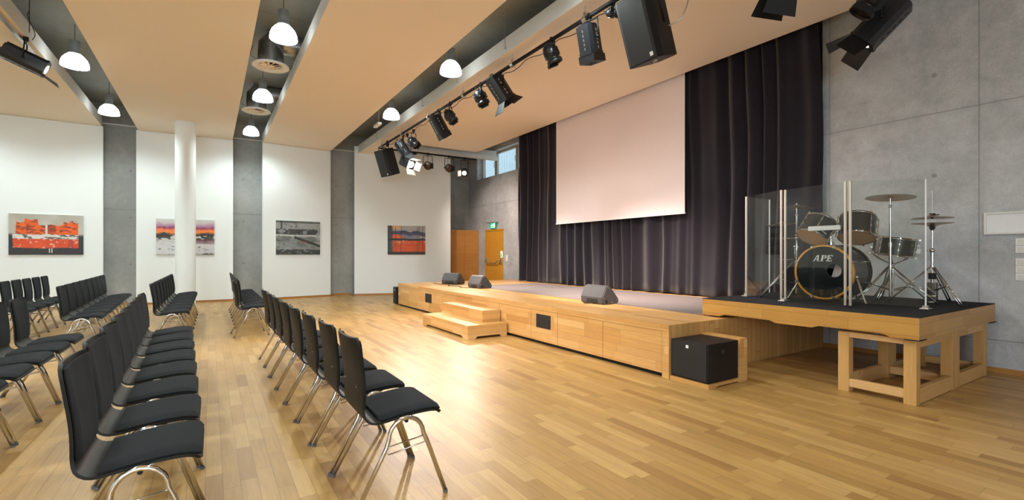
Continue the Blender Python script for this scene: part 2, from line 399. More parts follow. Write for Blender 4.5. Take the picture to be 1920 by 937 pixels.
# fire door
dr = MB().box(7.93, 7.99, DY0 + .05, DY1 - .05, .01, DZ - .05)
door = struct('door_1', dr, 'door_y')
MB().box(7.90, 7.995, DY0, DY0 + .05, 0, DZ).box(7.90, 7.995, DY1 - .05, DY1, 0, DZ).box(7.90, 7.995, DY0 + .05, DY1 - .05, DZ - .05, DZ).build('door_frame', 'door_y', door)
pb = MB().tube([(7.93, 14.03, 1.08), (7.87, 14.03, 1.07), (7.84, 14.0, 1.0), (7.83, 13.9, .985), (7.83, 13.3, .985), (7.84, 13.16, 1.07), (7.87, 13.10, 1.1), (7.93, 13.1, 1.1)], .018)
pb.box(7.88, 7.93, 13.06, 13.13, .94, 1.16, bev=.01).box(7.88, 7.93, 14.0, 14.06, 1.0, 1.16, bev=.01)
pb.build('panic_bar', 'steel', door)
MB().box(7.922, 7.93, 13.04, 13.14, 1.17, 1.37).build('door_pictogram', 'signwhite', door)
d = MB(); d.box(7.918, 7.922, 13.055, 13.125, 1.18, 1.28); d.prism([(13.06, 1.29), (13.12, 1.29), (13.09, 1.36)], 7.918, 7.922, 0); d.build('pictogram_arrow', 'greensign', door)

# ================================================================ STAGE
SX, SY0, SY1, SZ = 3.96, 3.24, 11.52, .55
st = thing('stage_platform', 'low wooden stage platform of oak blocks in front of the dark curtain', 'stage', (SX, SY0, 0))
def part(mb, name, m, root):
    o = mb.build(name, m, root); o.matrix_parent_inverse = Matrix.Translation(-root.location) if root.type == 'EMPTY' else Matrix.Identity(4)
    return o
part(MB().box(SX, 7.9, SY0, SY1, .482, SZ), 'deck', 'oak_top', st)
part(MB().box(SX - .004, SX, SY0 - .004, SY1, .482, SZ + .001), 'deck_edge', 'oak_front', st)
part(MB().box(SX, 7.17, SY0 - .004, SY0, 0, .55), 'end_panel', 'oak_vert', st)
part(MB().box(SX, 4.03, SY0, SY0 + .085, 0, .48), 'corner_post', 'oak_front', st)
GY = [3.326, 4.207, 5.085, 5.709, 6.606, 9.239, 10.788, 11.52]
for i in range(7):
    part(MB().box(SX + .002, SX + .025, GY[i] + .004, GY[i + 1] - .004, .045, .478), 'front_panel', 'oak_front', st)
part(MB().box(SX + .04, SX + .06, SY0 + .09, SY1 - .02, 0, .46), 'plinth', 'black', st)
part(MB().box(SX + .04, 7.9, SY1 - .03, SY1, 0, .48), 'end_panel', 'oak_front_x', st)
for (y0, y1) in ((5.24, 5.57), (9.41, 9.74)):
    part(MB().box(SX - .006, SX + .002, y0, y1, .235, .425), 'vent_grille', 'grille', st)
# carpets on the stage
tag(MB().box(4.98, 6.93, 3.56, 6.68, .551, .557).build('stage_carpet', 'carpet'), 'grey stage carpet on the right, next to the drum riser', 'carpet', 'carpets on the stage')
tag(MB().prism([(4.98, 6.69), (6.90, 6.69), (6.90, 9.65), (5.32, 9.65), (4.98, 9.3)], .551, .557, 2).build('stage_carpet', 'carpet'), 'grey stage carpet on the left, behind the two wedge monitors', 'carpet', 'carpets on the stage')
# steps
sp_ = thing('wooden_steps', 'two-tread oak steps standing in front of the stage', 'steps', (3.6, 7.25, 0))
def step(name, x0, x1, y0, y1, z0, z1, foot):
    b = MB()
    pl = [(y0, 0), (y0 + .16, 0), (y0 + .21, foot), (y1 - .21, foot), (y1 - .16, 0), (y1, 0), (y1, z1), (y0, z1)] if foot else [(y0, z0), (y1, z0), (y1, z1), (y0, z1)]
    b.prism(pl, x0, x0 + .03, 0)
    px = [(x0 + .03, 0), (x0 + .13, 0), (x0 + .16, foot), (x1 - .13, foot), (x1 - .10, 0), (x1, 0), (x1, z1 - .03), (x0 + .03, z1 - .03)] if foot else [(x0 + .03, z0), (x1, z0), (x1, z1 - .03), (x0 + .03, z1 - .03)]
    b.prism(px, y0, y0 + .03, 1).prism(px, y1 - .03, y1, 1)
    b.box(x0 + .03, x1, y0, y1, z1 - .03, z1)
    return part(b, name, 'oak_front', sp_)
step('lower_step', 3.245, 3.93, 6.33, 8.10, 0, .205, .035)
step('upper_step', 3.62, 3.945, 6.56, 8.12, .206, .385, 0)

# ================================================================ DRUM RISER
RX0, RX1, RY0, RY1, RZ1, RZ0 = 4.93, 7.03, 1.50, 3.54, .757, .567
rs = thing('drum_riser', 'raised drum riser with charcoal carpet top beside the stage end', 'riser', (5.98, 2.5, .567))
fr = [(RY0, RZ0), (1.70, RZ0), (1.75, RZ0 + .022), (2.27, RZ0 + .022), (2.33, RZ0), (2.68, RZ0), (2.74, RZ0 + .022), (3.26, RZ0 + .022), (3.32, RZ0), (RY1, RZ0), (RY1, RZ1 - .008), (RY0, RZ1 - .008)]
part(MB().prism(fr, RX0, RX0 + .04, 0), 'front_fascia', 'riser_front', rs)
part(MB().box(RX0 + .04, RX1, RY0, RY0 + .04, RZ0, RZ1 - .008), 'side_fascia', 'riser_side', rs)
part(MB().box(RX0 + .04, RX1, RY1 - .04, RY1, RZ0, RZ1 - .008), 'side_fascia', 'riser_side', rs)
part(MB().box(RX0 + .04, RX1, RY0 + .04, RY1 - .04, RZ1 - .06, RZ1 - .008), 'deck', 'oak_top', rs)
part(MB().box(RX0, RX1, RY0, RY1, RZ1 - .008, RZ1), 'carpet_top', 'riser_carpet', rs)
part(MB().box(RX0 - .004, RX0 + .03, RY0 - .006, RY0 + .10, RZ0 - .008, RZ0).box(RX0, RX0 + .15, RY0 - .006, RY0 + .05, RZ0 - .008, RZ0), 'corner_bracket', 'black', rs)
part(MB().box(RX1 - .2, RX1 + .0, RY0 - .012, RY0 + .05, RZ0 - .008, RZ0), 'corner_bracket', 'black', rs)
def trestle(x0, x1, label, front):
    y0, y1, t, hz = RY0 + .04, 2.13, .09, .559
    r = thing('support_frame', label, 'trestle', ((x0 + x1) / 2, (y0 + y1) / 2, 0), 'wooden frames under the drum riser')
    for (a, b) in ((x0, y0), (x1 - t, y0), (x0, y1 - t), (x1 - t, y1 - t)):
        part(MB().box(a, a + t, b, b + t, 0, hz, bev=.004), 'leg', 'pine_v', r)
    for b in (y0, y1 - t * .6):
        part(MB().box(x0 + t, x1 - t, b + .004, b + .05, .005, .135 if front else .13, bev=.003), 'bottom_rail', 'pine_x', r)
        part(MB().box(x0 + t, x1 - t, b + .004, b + .05, hz - .075, hz, bev=.003), 'top_rail', 'pine_x', r)
    for a in (x0, x1 - t * .6):
        part(MB().box(a + .004, a + .05, y0 + t, y1 - t, .05, .125, bev=.003), 'bottom_rail', 'pine_y', r)
        part(MB().box(a + .004, a + .05, y0 + t, y1 - t, hz - .05, hz, bev=.003), 'top_rail', 'pine_y', r)
trestle(5.0, 5.965, 'pale pine frame under the front corner of the drum riser', True)
trestle(5.985, 6.93, 'pale pine frame under the drum riser, next to the concrete wall', False)

# ================================================================ CURTAIN + SCREEN
def fold(y):
    ph = y * 20 + 1.7 * math.sin(y * 1.7) + 1.3 * math.sin(y * 4.3 + 1) + .5 * math.sin(y * 9.1 + 2)
    return (.65 + .35 * math.sin(y * 3.1 + .5)) * math.sin(ph) + .16 * math.sin(ph * 1.9 + 1)
cv = MB(); NYC = 900; NZC = 22; y0, y1 = 3.29, 10.85; vs = []
for j in range(NZC + 1):
    tz = j / NZC; z = .562 + (4.93 - .562) * tz
    for i in range(NYC + 1):
        y = y0 + (y1 - y0) * i / NYC
        amp = .058 + .010 * math.sin(y * 1.9)
        x = 7.085 + amp * fold(y + .03 * math.sin(z * 1.3 + y)) + .008 * math.sin(z * 3 + y * 7)
        yy = y
        if i < 60:   # leading edge bulges
            yy = y - .09 * math.sin(min(max((z - .6) / 4.3, 0), 1) * PI) * (1 - i / 60)
        zz = z if tz > 0 else z - .012 * math.sin(y * 6) ** 2 + .012
        vs.append((min(x, 7.155 if yy < 3.27 else 9), yy, zz))
fs = [(j * (NYC + 1) + i, (j + 1) * (NYC + 1) + i, (j + 1) * (NYC + 1) + i + 1, j * (NYC + 1) + i + 1) for j in range(NZC) for i in range(NYC)]
cv.add(vs, fs, True)
cu = cv.build('stage_curtain', 'curtain'); tag(cu, 'tall pleated black velvet curtain hanging behind the stage', 'curtain')
md = cu.modifiers.new('thickness', 'SOLIDIFY'); md.thickness = .004
MB().box(7.05, 7.12, y0, y1, 4.93, 4.97).build('curtain_rail', 'black', cu)
scn = thing('projection_screen', 'large blank white projection screen hanging in front of the curtain', 'screen', (6.95, 7.13, 1.985))
part(MB().box(6.945, 6.949, 5.34, 8.96, 2.0, 4.72), 'screen_fabric', 'screen', scn)
part(MB().box(6.935, 6.96, 5.335, 8.965, 1.98, 2.005), 'bottom_bar', 'fascia', scn)
part(MB().box(6.89, 7.0, 5.25, 9.05, 4.72, 4.85), 'roller_case', 'fascia', scn)

# ================================================================ CUPBOARD
cb = thing('cupboard', 'tall two-door wooden cupboard in the far corner beside the fire door', 'cupboard', (7.38, 14.95, 0))
part(MB().box(6.80, 7.895, 14.60, 15.32, 0, 2.10), 'carcass', 'door_x', cb)
part(MB().box(6.805, 7.345, 14.578, 14.60, .02, 2.10), 'door', 'door_x', cb)
part(MB().box(7.352, 7.893, 14.578, 14.60, .02, 2.10), 'door', 'door_x', cb)
# exit sign
ex = thing('exit_sign', 'small lit green exit sign above the wooden fire door', 'sign', (7.86, 13.5, 2.3))
part(MB().box(7.76, 7.90, 13.22, 13.78, 2.30, 2.325, bev=.006), 'housing', 'steel', ex)
part(MB().box(7.815, 7.83, 13.30, 13.66, 2.12, 2.30), 'panel', 'greensign', ex)
fg = MB()
fg.box(7.812, 7.815, 13.34, 13.42, 2.14, 2.28); 
fg.box(7.812, 7.815, 13.50, 13.53, 2.19, 2.25).ball((7.814, 13.51, 2.268), .011, 8).box(7.812, 7.815, 13.46, 13.52, 2.145, 2.165).box(7.812, 7.815, 13.53, 13.56, 2.15, 2.20).box(7.812, 7.815, 13.45, 13.58, 2.22, 2.233)
part(fg, 'pictogram', 'signwhite', ex)
tag(MB().box(7.885, 7.90, 12.66, 12.77, 1.05, 1.25, bev=.004).build('switch_plate', 'plastic_white'), 'white switch plate on the wall between the fire door and the curtain', 'switch')

# ================================================================ WALL PLATES RIGHT
fm = thing('wall_display_frame', 'wide white framed blank board on the concrete wall', 'board', (7.16, 1.2, 1.49))
X = 7.18
part(MB().box(X - .03, X, .62, 1.615, 1.492, 1.51).box(X - .03, X, .62, 1.615, 1.712, 1.73).box(X - .03, X, 1.597, 1.615, 1.51, 1.712).box(X - .03, X, .62, .638, 1.51, 1.712), 'frame', 'fascia', fm)
part(MB().box(X - .012, X, .638, 1.597, 1.51, 1.712), 'board', 'greyboard', fm)
def plates(y0, zs, label):
    r = thing('light_switch', label, 'switch', (X, y0, zs[0][0]), 'switch panels on the concrete wall')
    for a, b in zs:
        part(MB().box(X - .012, X, y0 - .16, y0, a, b - .003, bev=.003), 'plate', 'plastic_white', r)
        part(MB().box(X - .018, X - .012, y0 - .075, y0 - .02, a + .015, b - .018, bev=.003).box(X - .018, X - .012, y0 - .14, y0 - .085, a + .015, b - .018, bev=.003), 'rocker', 'fascia', r)
plates(1.377, [(1.291, 1.37), (1.37, 1.448)], 'upper white switch panel on the concrete wall, just below the framed board')
plates(1.377, [(1.002, 1.08), (1.08, 1.16), (1.16, 1.237)], 'lower white switch panel with three plates at the right edge of the photo')

# ================================================================ SUBWOOFERS
sb = thing('subwoofer', 'black subwoofer cabinet in a wooden recess at the near stage corner', 'speaker', (4.2, 3.0, 0))
def P_(mb, n, m): return part(mb, n, m, sb)
b = MB().box(3.985, 4.47, 2.80, 3.225, .045, .418, bev=.008); P_(b, 'cabinet', 'blackmat')
P_(MB().box(3.978, 3.986, 2.815, 3.215, .058, .405, bev=.003), 'grille', 'grille')
P_(MB().lathe([(.03, 0), (.026, .012), (.001, .012)], 20, Tr(4.22, 2.797, .33) @ RX(PI / 2) @ Tr(0, 0, -.012)), 'side_socket', 'rubber')
P_(MB().lathe([(.03, -.003), (.03, .002), (.001, .002)], 20, Tr(4.36, 2.93, .4185)), 'pole_socket', 'rubber')
P_(MB().box(4.07, 4.18, 3.1, 3.15, .4175, .4205), 'handle', 'rubber')
P_(MB().box(3.975, 3.978, 3.015, 3.045, .35, .38), 'badge', 'letter')
wb = thing('subwoofer_plinth', 'low oak plinth and back board around the near subwoofer', 'plinth', (4.27, 3.0, 0))
part(MB().prism([(3.97, 0), (4.08, 0), (4.12, .012), (4.42, .012), (4.46, 0), (4.60, 0), (4.60, .04), (3.97, .04)], 2.785, 3.232, 1), 'base', 'oak_front_x', wb)
part(MB().box(4.475, 4.60, 2.785, 3.232, .04, .43), 'back_board', 'oak_front_x', wb)
s2 = thing('subwoofer', 'small black subwoofer on the floor past the far left end of the stage', 'speaker', (4.1, 11.72, 0))
part(MB().box(3.93, 4.35, 11.56, 11.80, .03, .45, bev=.008), 'cabinet', 'blackmat', s2)
part(MB().box(3.922, 3.93, 11.57, 11.79, .04, .44), 'grille', 'grille', s2)
part(MB().box(3.919, 3.922, 11.66, 11.69, .36, .40), 'badge', 'letter', s2)
part(MB().box(3.95, 4.33, 11.58, 11.78, 0, .03), 'foot', 'oak_front', s2)

# ================================================================ STAGE MONITORS
def monitor_mesh(root):
    # wedge cross-section in (x,z), extruded along y; grille faces +x (the performers)
    W = .235
    pl = [(-.15, .045), (-.14, .012), (-.12, 0), (.14, 0), (.17, .03), (.17, .07), (.0, .262), (-.03, .272), (-.07, .255), (-.15, .10)]
    b = MB().prism(pl, -W + .02, W - .02, 1)
    ins = [(x * .95 + .0, z * .95 + .006) for x, z in pl]
    b.prism(ins, -W, -W + .02, 1).prism(ins, W - .02, W, 1)
    b.build('cabinet', 'grey_plastic', root)
    MB().add([(.176, -W + .03, .07), (.176, W - .03, .07), (.006, W - .03, .266), (.006, -W + .03, .266)], [(0, 1, 2, 3)]).add([(.170, -W + .03, .064), (.170, W - .03, .064), (.0, W - .03, .260), (.0, -W + .03, .260)], [(3, 2, 1, 0)]).build('grille', 'grille', root)
    MB().box(-.156, -.13, -.12, .10, .02, .075, bev=.006).build('connector_panel', 'rubber', root)
    for s in (-1, 1):
        MB().lathe([(.028, 0), (.022, .006), (.001, .006)], 14, Tr(-.08, s * (W + .001), .045) @ RX(-s * PI / 2)).build('side_socket', 'rubber', root)
    q = MB()
    for s in (-1, 1):
        for (x, z) in ((-.035, .24), (.13, .06), (-.12, .09), (.04, .03)): q.lathe([(.008, 0), (.001, .004)], 8, Tr(x, s * W, z) @ RX(-s * PI / 2))
    q.build('screw', 'steel', root)
mon = thing('stage_monitor', 'dark grey wedge monitor standing alone near the right half of the stage', 'speaker', (4.885, 5.27, .551), 'wedge monitors on the stage edge', 0.02)
monitor_mesh(mon)
m2 = copy_tree(mon); m2.location = (4.90, 9.02, .551); m2.rotation_euler.z = .10; m2['label'] = 'dark grey wedge monitor above the wooden steps, middle one of the three'
m3 = copy_tree(mon); m3.location = (4.98, 10.50, .551); m3.rotation_euler.z = .45; m3['label'] = 'dark grey wedge monitor farthest left on the stage, in front of the cupboard'
def cable(name, pts, label, r=.006, m='rubber', cat='cable'):
    return tag(MB().tube(pts, r, 6).build(name, m), label, cat)
def smooth(pts, n=6):
    P = [Vector(p) for p in pts]; out = []
    for i in range(len(P) - 1):
        a, b, c, d = P[max(i - 1, 0)], P[i], P[i + 1], P[min(i + 2, len(P) - 1)]
        for k in range(n):
            t = k / n; out.append(tuple(.5 * ((2 * b) + (c - a) * t + (2 * a - 5 * b + 4 * c - d) * t * t + (3 * b - a - 3 * c + d) * t ** 3)))
    out.append(tuple(P[-1])); return out
cable('monitor_cable', smooth([(4.74, 9.0, .575), (4.66, 9.1, .558), (4.60, 9.35, .558), (4.72, 9.6, .558), (4.58, 9.9, .558), (4.7, 10.1, .558)]), 'thin black cable lying behind the middle wedge monitor')
cable('monitor_cable', smooth([(4.78, 10.45, .575), (4.7, 10.55, .558), (4.66, 10.8, .558), (4.7, 11.05, .558)]), 'thin black cable lying behind the farthest left wedge monitor')
cable('monitor_cable', smooth([(4.75, 5.2, .58), (4.69, 5.24, .562), (4.64, 5.33, .558)]), 'short black cable at the back of the right wedge monitor')

# ================================================================ CHAIRS
def resample(P, n):
    P = [Vector((a, b)) for a, b in P]; L = [0]
    for i in range(len(P) - 1): L.append(L[-1] + (P[i + 1] - P[i]).length)
    out = []
    for k in range(n):
        t = L[-1] * k / (n - 1); i = 0
        while i < len(L) - 2 and L[i + 1] < t: i += 1
        u = (t - L[i]) / (L[i + 1] - L[i]); out.append((P[i].lerp(P[i + 1], u), t / L[-1]))
    return out
PROF = [(q[0], q[1]) for q in smooth([(.238, .418), (.222, .440), (.18, .452), (.10, .452), (.0, .441), (-.08, .430), (-.13, .428), (-.163, .448), (-.176, .49), (-.180, .56), (-.188, .64), (-.205, .74), (-.226, .858)], 5)] if False else None
def sm2(pts, n): return [(p[0], p[2]) for p in smooth([(a, 0, b) for a, b in pts], n)]
PROF = sm2([(.238, .418), (.222, .440), (.18, .452), (.10, .452), (.0, .441), (-.08, .430), (-.13, .428), (-.163, .448), (-.176, .49), (-.180, .56), (-.188, .64), (-.205, .74), (-.226, .858)], 5)
R_ = resample(PROF, 46)
def halfw(t):
    # t 0 = seat lip, 1 = top of the back
    if t < .40: w = .225 - .01 * (t / .4)
    elif t < .56: u = (t - .40) / .16; w = .215 - .025 * (3 * u * u - 2 * u ** 3)
    else: u = (t - .56) / .44; w = .190 + .030 * u
    for e, r in ((t, .055), (1 - t, .05)):
        if e < r: w -= .035 * (1 - math.sqrt(max(0, 1 - (1 - e / r) ** 2)))
    return w
def shellsheet(t0, t1, inset, off, th, nc=13, edge=0.0):
    """sheet following the seat profile; off/th along the normal (towards the sitter)"""
    rows = [(p, t) for p, t in R_ if t0 <= t <= t1]
    n = len(rows); F = []; Bk = []
    for k, (p, t) in enumerate(rows):
        a = rows[max(k - 1, 0)][0]; b = rows[min(k + 1, n - 1)][0]
        d = (b - a).normalized(); nr = Vector((d.y, -d.x))   # points up / forward
        w = halfw(t) - inset
        if edge:
            e = min(t - t0, t1 - t); r = .04
            if e < r: w -= edge * (1 - math.sqrt(max(0, 1 - (1 - e / r) ** 2)))
        curl = .022 * max(0, (t - .5) / .5)
        for j in range(nc):
            u = -1 + 2 * j / (nc - 1); y = w * u
            lift = curl * (u * u) ** 1.5
            q = p + nr * (off + lift)
            F_off = th
            if edge:
                e2 = min(1, (1 - abs(u)) / .10); e1 = min(1, min(t - t0, t1 - t) / .022)
                F_off = th * (.35 + .65 * math.sqrt(max(0, min(e1, e2) * (2 - min(e1, e2)))))
            f = q + nr * F_off
            F.append((f.x, y, f.y)); Bk.append((q.x, y, q.y))
    m = MB(); N = n * nc; fs = []
    for k in range(n - 1):
        for j in range(nc - 1):
            a = k * nc + j; fs.append((a, a + nc, a + nc + 1, a + 1)); fs.append((N + a, N + a + 1, N + a + nc + 1, N + a + nc))
    m.add(F + Bk, fs, True)
    rim = [j for j in range(nc)] + [k * nc + nc - 1 for k in range(1, n)] + [(n - 1) * nc + j for j in range(nc - 2, -1, -1)] + [k * nc for k in range(n - 2, 0, -1)]
    V = F + Bk; rv = [V[i] for i in rim] + [V[N + i] for i in rim]; r = len(rim)
    m.add(rv, [(i, (i + 1) % r, (i + 1) % r + r, i + r) for i in range(r)], True)
    return m
def make_chair():
    r = thing('stacking_chair', 'x', 'chair')
    shellsheet(0, 1, 0, -.012, .012).build('shell', 'shell', r)
    b = MB()
    for (y, z) in ((-.11, .78), (.11, .78), (-.12, .60), (.12, .60)):
        x = -.214 - .0 if z > .7 else -.197
        b.lathe([(.005, 0), (.001, .003)], 8, Tr(x, y, z) @ RY(-PI / 2))
    b.build('screw', 'steel', r)
    shellsheet(.018, .44, .006, .001, .020, 13, .03).build('seat_cushion', 'fabric', r)
    shellsheet(.545, .99, .006, .001, .018, 13, .03).build('back_cushion', 'fabric', r)
    for s in (-1, 1):
        y = s * .235; pts = [(-.235, y + s * .012, .012), (-.075, y, .30)]
        for k in range(11):
            a = PI * (1 - k / 10) ; pts.append((.030 + .093 * math.cos(a), y - s * .004, .335 + .098 * math.sin(a)))
        pts += [(.14, y, .30), (.240, y + s * .012, .012)]
        leg = MB().tube(pts, .0115, 8).build('arched_leg', 'chrome', r)
        for x in (-.236, .241): MB().cyl((x, y + s * .012, 0), (x, y + s * .012, .016), .0128, n=10).build('foot_cap', 'rubber_grey', leg)
        w = MB().tube([(-.078, y, .288), (-.066, y, .262), (.128, y, .290), (.125, y, .326), (-.060, y, .302), (-.074, y, .29)], .0035, 6)
        w.build('linking_bracket', 'chrome', r)
    MB().cyl((.03, -.235, .418), (.03, .235, .418), .010, n=10).box(-.06, .10, -.16, -.13, .418, .436).box(-.06, .10, .13, .16, .418, .436).build('crossbar', 'black', r)
    return r
CH = make_chair(); used = False
def chair(x, y, rz, label, group):
    global used
    o = CH if not used else copy_tree(CH); used = True
    o.location = (x, y, 0); o.rotation_euler.z = rz; o['label'] = label; o['group'] = group
ORD = ['nearest', 'second', 'third', 'fourth', 'fifth', 'sixth', 'seventh', 'farthest']
def ordl(i, n): return ORD[i] if i < 7 and i < n - 1 else ('farthest' if i == n - 1 else ORD[i])
dx1 = [0, -.010, -.032, -.052, -.065, -.070, -.076, -.082]
jit = random.Random(3)
for i in range(8):
    chair(.830 + dx1[i], 2.60 + .525 * i, jit.uniform(-.012, .012), 'black padded chair with chrome legs, %s in the near front row facing the stage' % ordl(i, 8), 'near block of chairs, front row')
for i in range(8):
    chair(-.262 - .0195 * i, 2.605 + .528 * i, jit.uniform(-.012, .012), 'black padded chair, %s in the near second row, seat towards the aisle of bare floor' % ordl(i, 8), 'near block of chairs, second row')
for i in range(3, 8):
    chair(-1.355 + .004 * i, 2.60 + .527 * i, jit.uniform(-.012, .012), 'black padded chair, %s visible in the near third row at the left edge' % ['nearest', 'second', 'third', 'fourth', 'farthest'][i - 3], 'near block of chairs, third row')
for i in range(8):
    chair(.60 - (.07 if i == 0 else 0), 8.62 + .527 * i, .05 if i == 0 else jit.uniform(-.015, .015), 'black padded chair, %s in the far front row beyond the cross aisle' % ordl(i, 8), 'far block of chairs, front row')
for i in range(8):
    chair(-.487 + .003 * i, 8.44 + .532 * i, jit.uniform(-.015, .015), 'black padded chair, %s in the far second row in front of the white column' % ordl(i, 8), 'far block of chairs, second row')
for i in range(8):
    chair(-1.45 - .022 * i, 8.46 + .553 * i, jit.uniform(-.015, .015), 'black padded chair, %s in the far third row before the grey concrete strip' % ordl(i, 8), 'far block of chairs, third row')
for i in range(6):
    chair(-2.47, 9.85 + .522 * i, jit.uniform(-.015, .015), 'black padded chair, %s in the far fourth row under the orange and red painting' % ['nearest visible', 'second', 'third', 'fourth', 'fifth', 'farthest'][i], 'far block of chairs, fourth row')

# ================================================================ PENDANT LAMPS
def lamp_build(root):
    MB().lathe([(.07, .09), (.07, .29)], 24, None, True, True).build('housing', 'canister', root)
    MB().lathe([(.085, .075), (.092, .085), (.085, .10), (.07, .10)], 24).build('collar', 'canister', root)
    pr = [(.180, -.125), (.183, -.11), (.176, -.055), (.155, .0), (.120, .045), (.085, .075)]
    MB().lathe(pr, 40).lathe([(r - .005, z) for r, z in pr][::-1], 40).build('shade', 'shade', root)
    MB().tube([(0, 0, .29), (0, 0, ZS - 4.44)], .004, 6).build('cord', 'black', root)
    ld = bpy.data.lights.new('bulb', 'POINT'); ld.energy = PENDANT_W; ld.color = COOL; ld.shadow_soft_size = .05
    lo = bpy.data.objects.new('bulb', ld); col.objects.link(lo); lo.parent = root; lo.location = (0, 0, -.03)
LP = thing('pendant_lamp', 'x', 'lamp'); lamp_build(LP); lused = False
def lamp(x, y, label, group):
    global lused
    o = LP if not lused else copy_tree(LP); lused = True
    o.location = (x, y, 4.44); o['label'] = label; o['group'] = group
for (x, y, l) in ((-1.85, 10.3, 'glowing dome pendant lamp in the left ceiling slot, nearer of its pair'), (-1.85, 13.4, 'glowing dome pendant lamp in the left ceiling slot, near the grey concrete strip'),
                  (.88, 7.42, 'glowing dome pendant lamp in the middle ceiling slot, large one before the nearer duct'), (.88, 10.56, 'glowing dome pendant lamp in the middle ceiling slot, between the two round vents'),
                  (.88, 13.75, 'glowing dome pendant lamp in the middle ceiling slot, last before the back wall'),
                  (3.42, 7.3, 'glowing dome pendant lamp beside the lighting pipe, nearer of the two'), (3.42, 10.4, 'glowing dome pendant lamp beside the lighting pipe, farther and smaller one')):
    lamp(x, y, l, 'dome pendant lamps in the ceiling slots')
for (x, y) in ((-1.85, 7.2), (-1.85, 4.1), (-1.85, 1.0), (.88, 4.3), (.88, 1.2), (3.42, 4.2), (-4.6, 13.4), (-4.6, 10.3), (-4.6, 7.2), (-4.6, 4.1)):  # unseen lamps continuing the slot rows, added to light the hall
    lamp(x, y, 'glowing dome pendant lamp added outside the picture, over the seats behind the camera', 'dome pendant lamps added outside the picture')

# ================================================================ AIR OUTLETS
def duct(y, label):
    r = thing('air_duct', label, 'duct', (.86, y, 4.42), 'round air outlets in the middle ceiling slot')
    MB().lathe([(.17, .02), (.21, .0), (.272, -.01), (.285, .0), (.285, .02), (.20, .045), (.19, .06)], 40).build('diffuser_ring', 'fascia', r)
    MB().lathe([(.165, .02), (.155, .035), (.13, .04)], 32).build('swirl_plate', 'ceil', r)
    s = MB()
    for k in range(10):
        a = 2 * PI * k / 10; s.box(.06, .165, -.018, .018, .018, .024, T=RZ(a) @ RX(.5))
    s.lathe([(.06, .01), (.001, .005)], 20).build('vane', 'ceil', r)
    MB().lathe([(.195, .05), (.195, .22)], 32).lathe([(.199, .12), (.199, .14)], 32).build('collar', 'galv', r)
    el = MB(); vs = []; fs = []; n = 28
    rings = [((0, 0, .22), 0), ((0.0, 0, .33), .35), ((.06, 0, .40), .95), ((.16, 0, .42), 1.35), ((.25, 0, .42), PI / 2), ((.62, 0, .42), PI / 2)]
    for (c, a) in rings:
        rad = .195 if a < 1.2 else .165
        for i in range(n):
            t = 2 * PI * i / n; p_ = Matrix.Rotation(a, 4, 'Y') @ Vector((rad * math.cos(t), rad * math.sin(t), 0)); vs.append((c[0] + p_.x, p_.y, min(c[2] + p_.z, .575)))
    for k in range(len(rings) - 1):
        for i in range(n): j = (i + 1) % n; fs.append((k * n + i, k * n + j, (k + 1) * n + j, (k + 1) * n + i))
    MB().add(vs, fs, False).build('elbow', 'galv', r)
    MB().tube(smooth([(-.2, .02, .1), (-.3, .0, .14), (-.26, 0, .3)]), .004, 5).build('wire', 'black', r)
    MB().tube(smooth([(.2, -.02, .04), (.27, -.05, .05), (.30, -.05, -.0), (.33, -.04, .1)]), .004, 5).build('wire', 'black', r)
duct(8.9, 'galvanised duct with round outlet in the middle slot, the nearer and larger one')
duct(11.85, 'galvanised duct with round outlet in the middle slot, the farther and smaller one')
# little sensor hanging in the slot by the truss
tag(MB().box(3.33, 3.42, 11.10, 11.5, 4.33, 4.39, bev=.015).tube([(3.375, 11.2, 4.39), (3.375, 11.2, 5.0)], .003, 5).build('emergency_light', 'plastic_white'), 'small white emergency light hung in the slot by the pipe corner', 'light')

# ================================================================ LIGHTING PIPE
PX, PZ, PYF, PYN = 3.96, 4.22, 13.1, 2.3
pi = thing('lighting_pipe', 'black suspended pipe frame carrying the stage lights', 'lighting rig', (PX, 6.7, PZ))
part(MB().tube([(PX, PYN, PZ), (PX, PYF, PZ)], .027, 12), 'long_pipe', 'black', pi)
part(MB().tube([(PX, PYF, PZ), (7.0, PYF, PZ)], .024, 12), 'cross_pipe', 'black', pi)
part(MB().tube([(PX, PYN, PZ), (7.1, PYN, PZ)], .024, 12), 'cross_pipe', 'black', pi)
for y in (2.83, 4.52, 6.21, 7.90, 9.58, 11.27, 12.85):
    part(MB().cyl((PX - .135, y, 4.44), (PX - .135, y, ZS), .005, n=6).box(PX - .145, PX - .112, y - .01, y + .01, 4.43, 4.45), 'suspension_rod', 'steel', pi)
    part(MB().cyl((PX, y, PZ + .02), (PX, y, 4.379), .005, n=6).cyl((PX, y - .035, PZ), (PX, y + .035, PZ), .040, n=14).box(PX - .014, PX + .014, y - .02, y + .02, PZ + .02, PZ + .08).tube([(PX + .03, y, PZ - .03), (PX + .07, y + .02, PZ - .06)], .006), 'pipe_clamp', 'steel', pi)
for x in (5.1, 6.5): part(MB().cyl((x, PYF, PZ + .02), (x, PYF, ZS), .004, n=6), 'suspension_rod', 'steel', pi)
for x in (4.6, 6.2): part(MB().cyl((x, PYN, PZ + .02), (x, PYN, 4.38), .004, n=6), 'suspension_rod', 'steel', pi)
part(MB().tube(smooth([(PX + .035, y, PZ - .03 - .06 * math.sin(y * 4.3) ** 2) for y in [2.5 + .2 * k for k in range(52)]], 3), .006, 5), 'cable', 'rubber', pi)
part(MB().box(4.70, 5.05, PYF - .02, PYF + .02, PZ - .07, PZ + .02, bev=.01), 'socket_strip', 'black', pi)

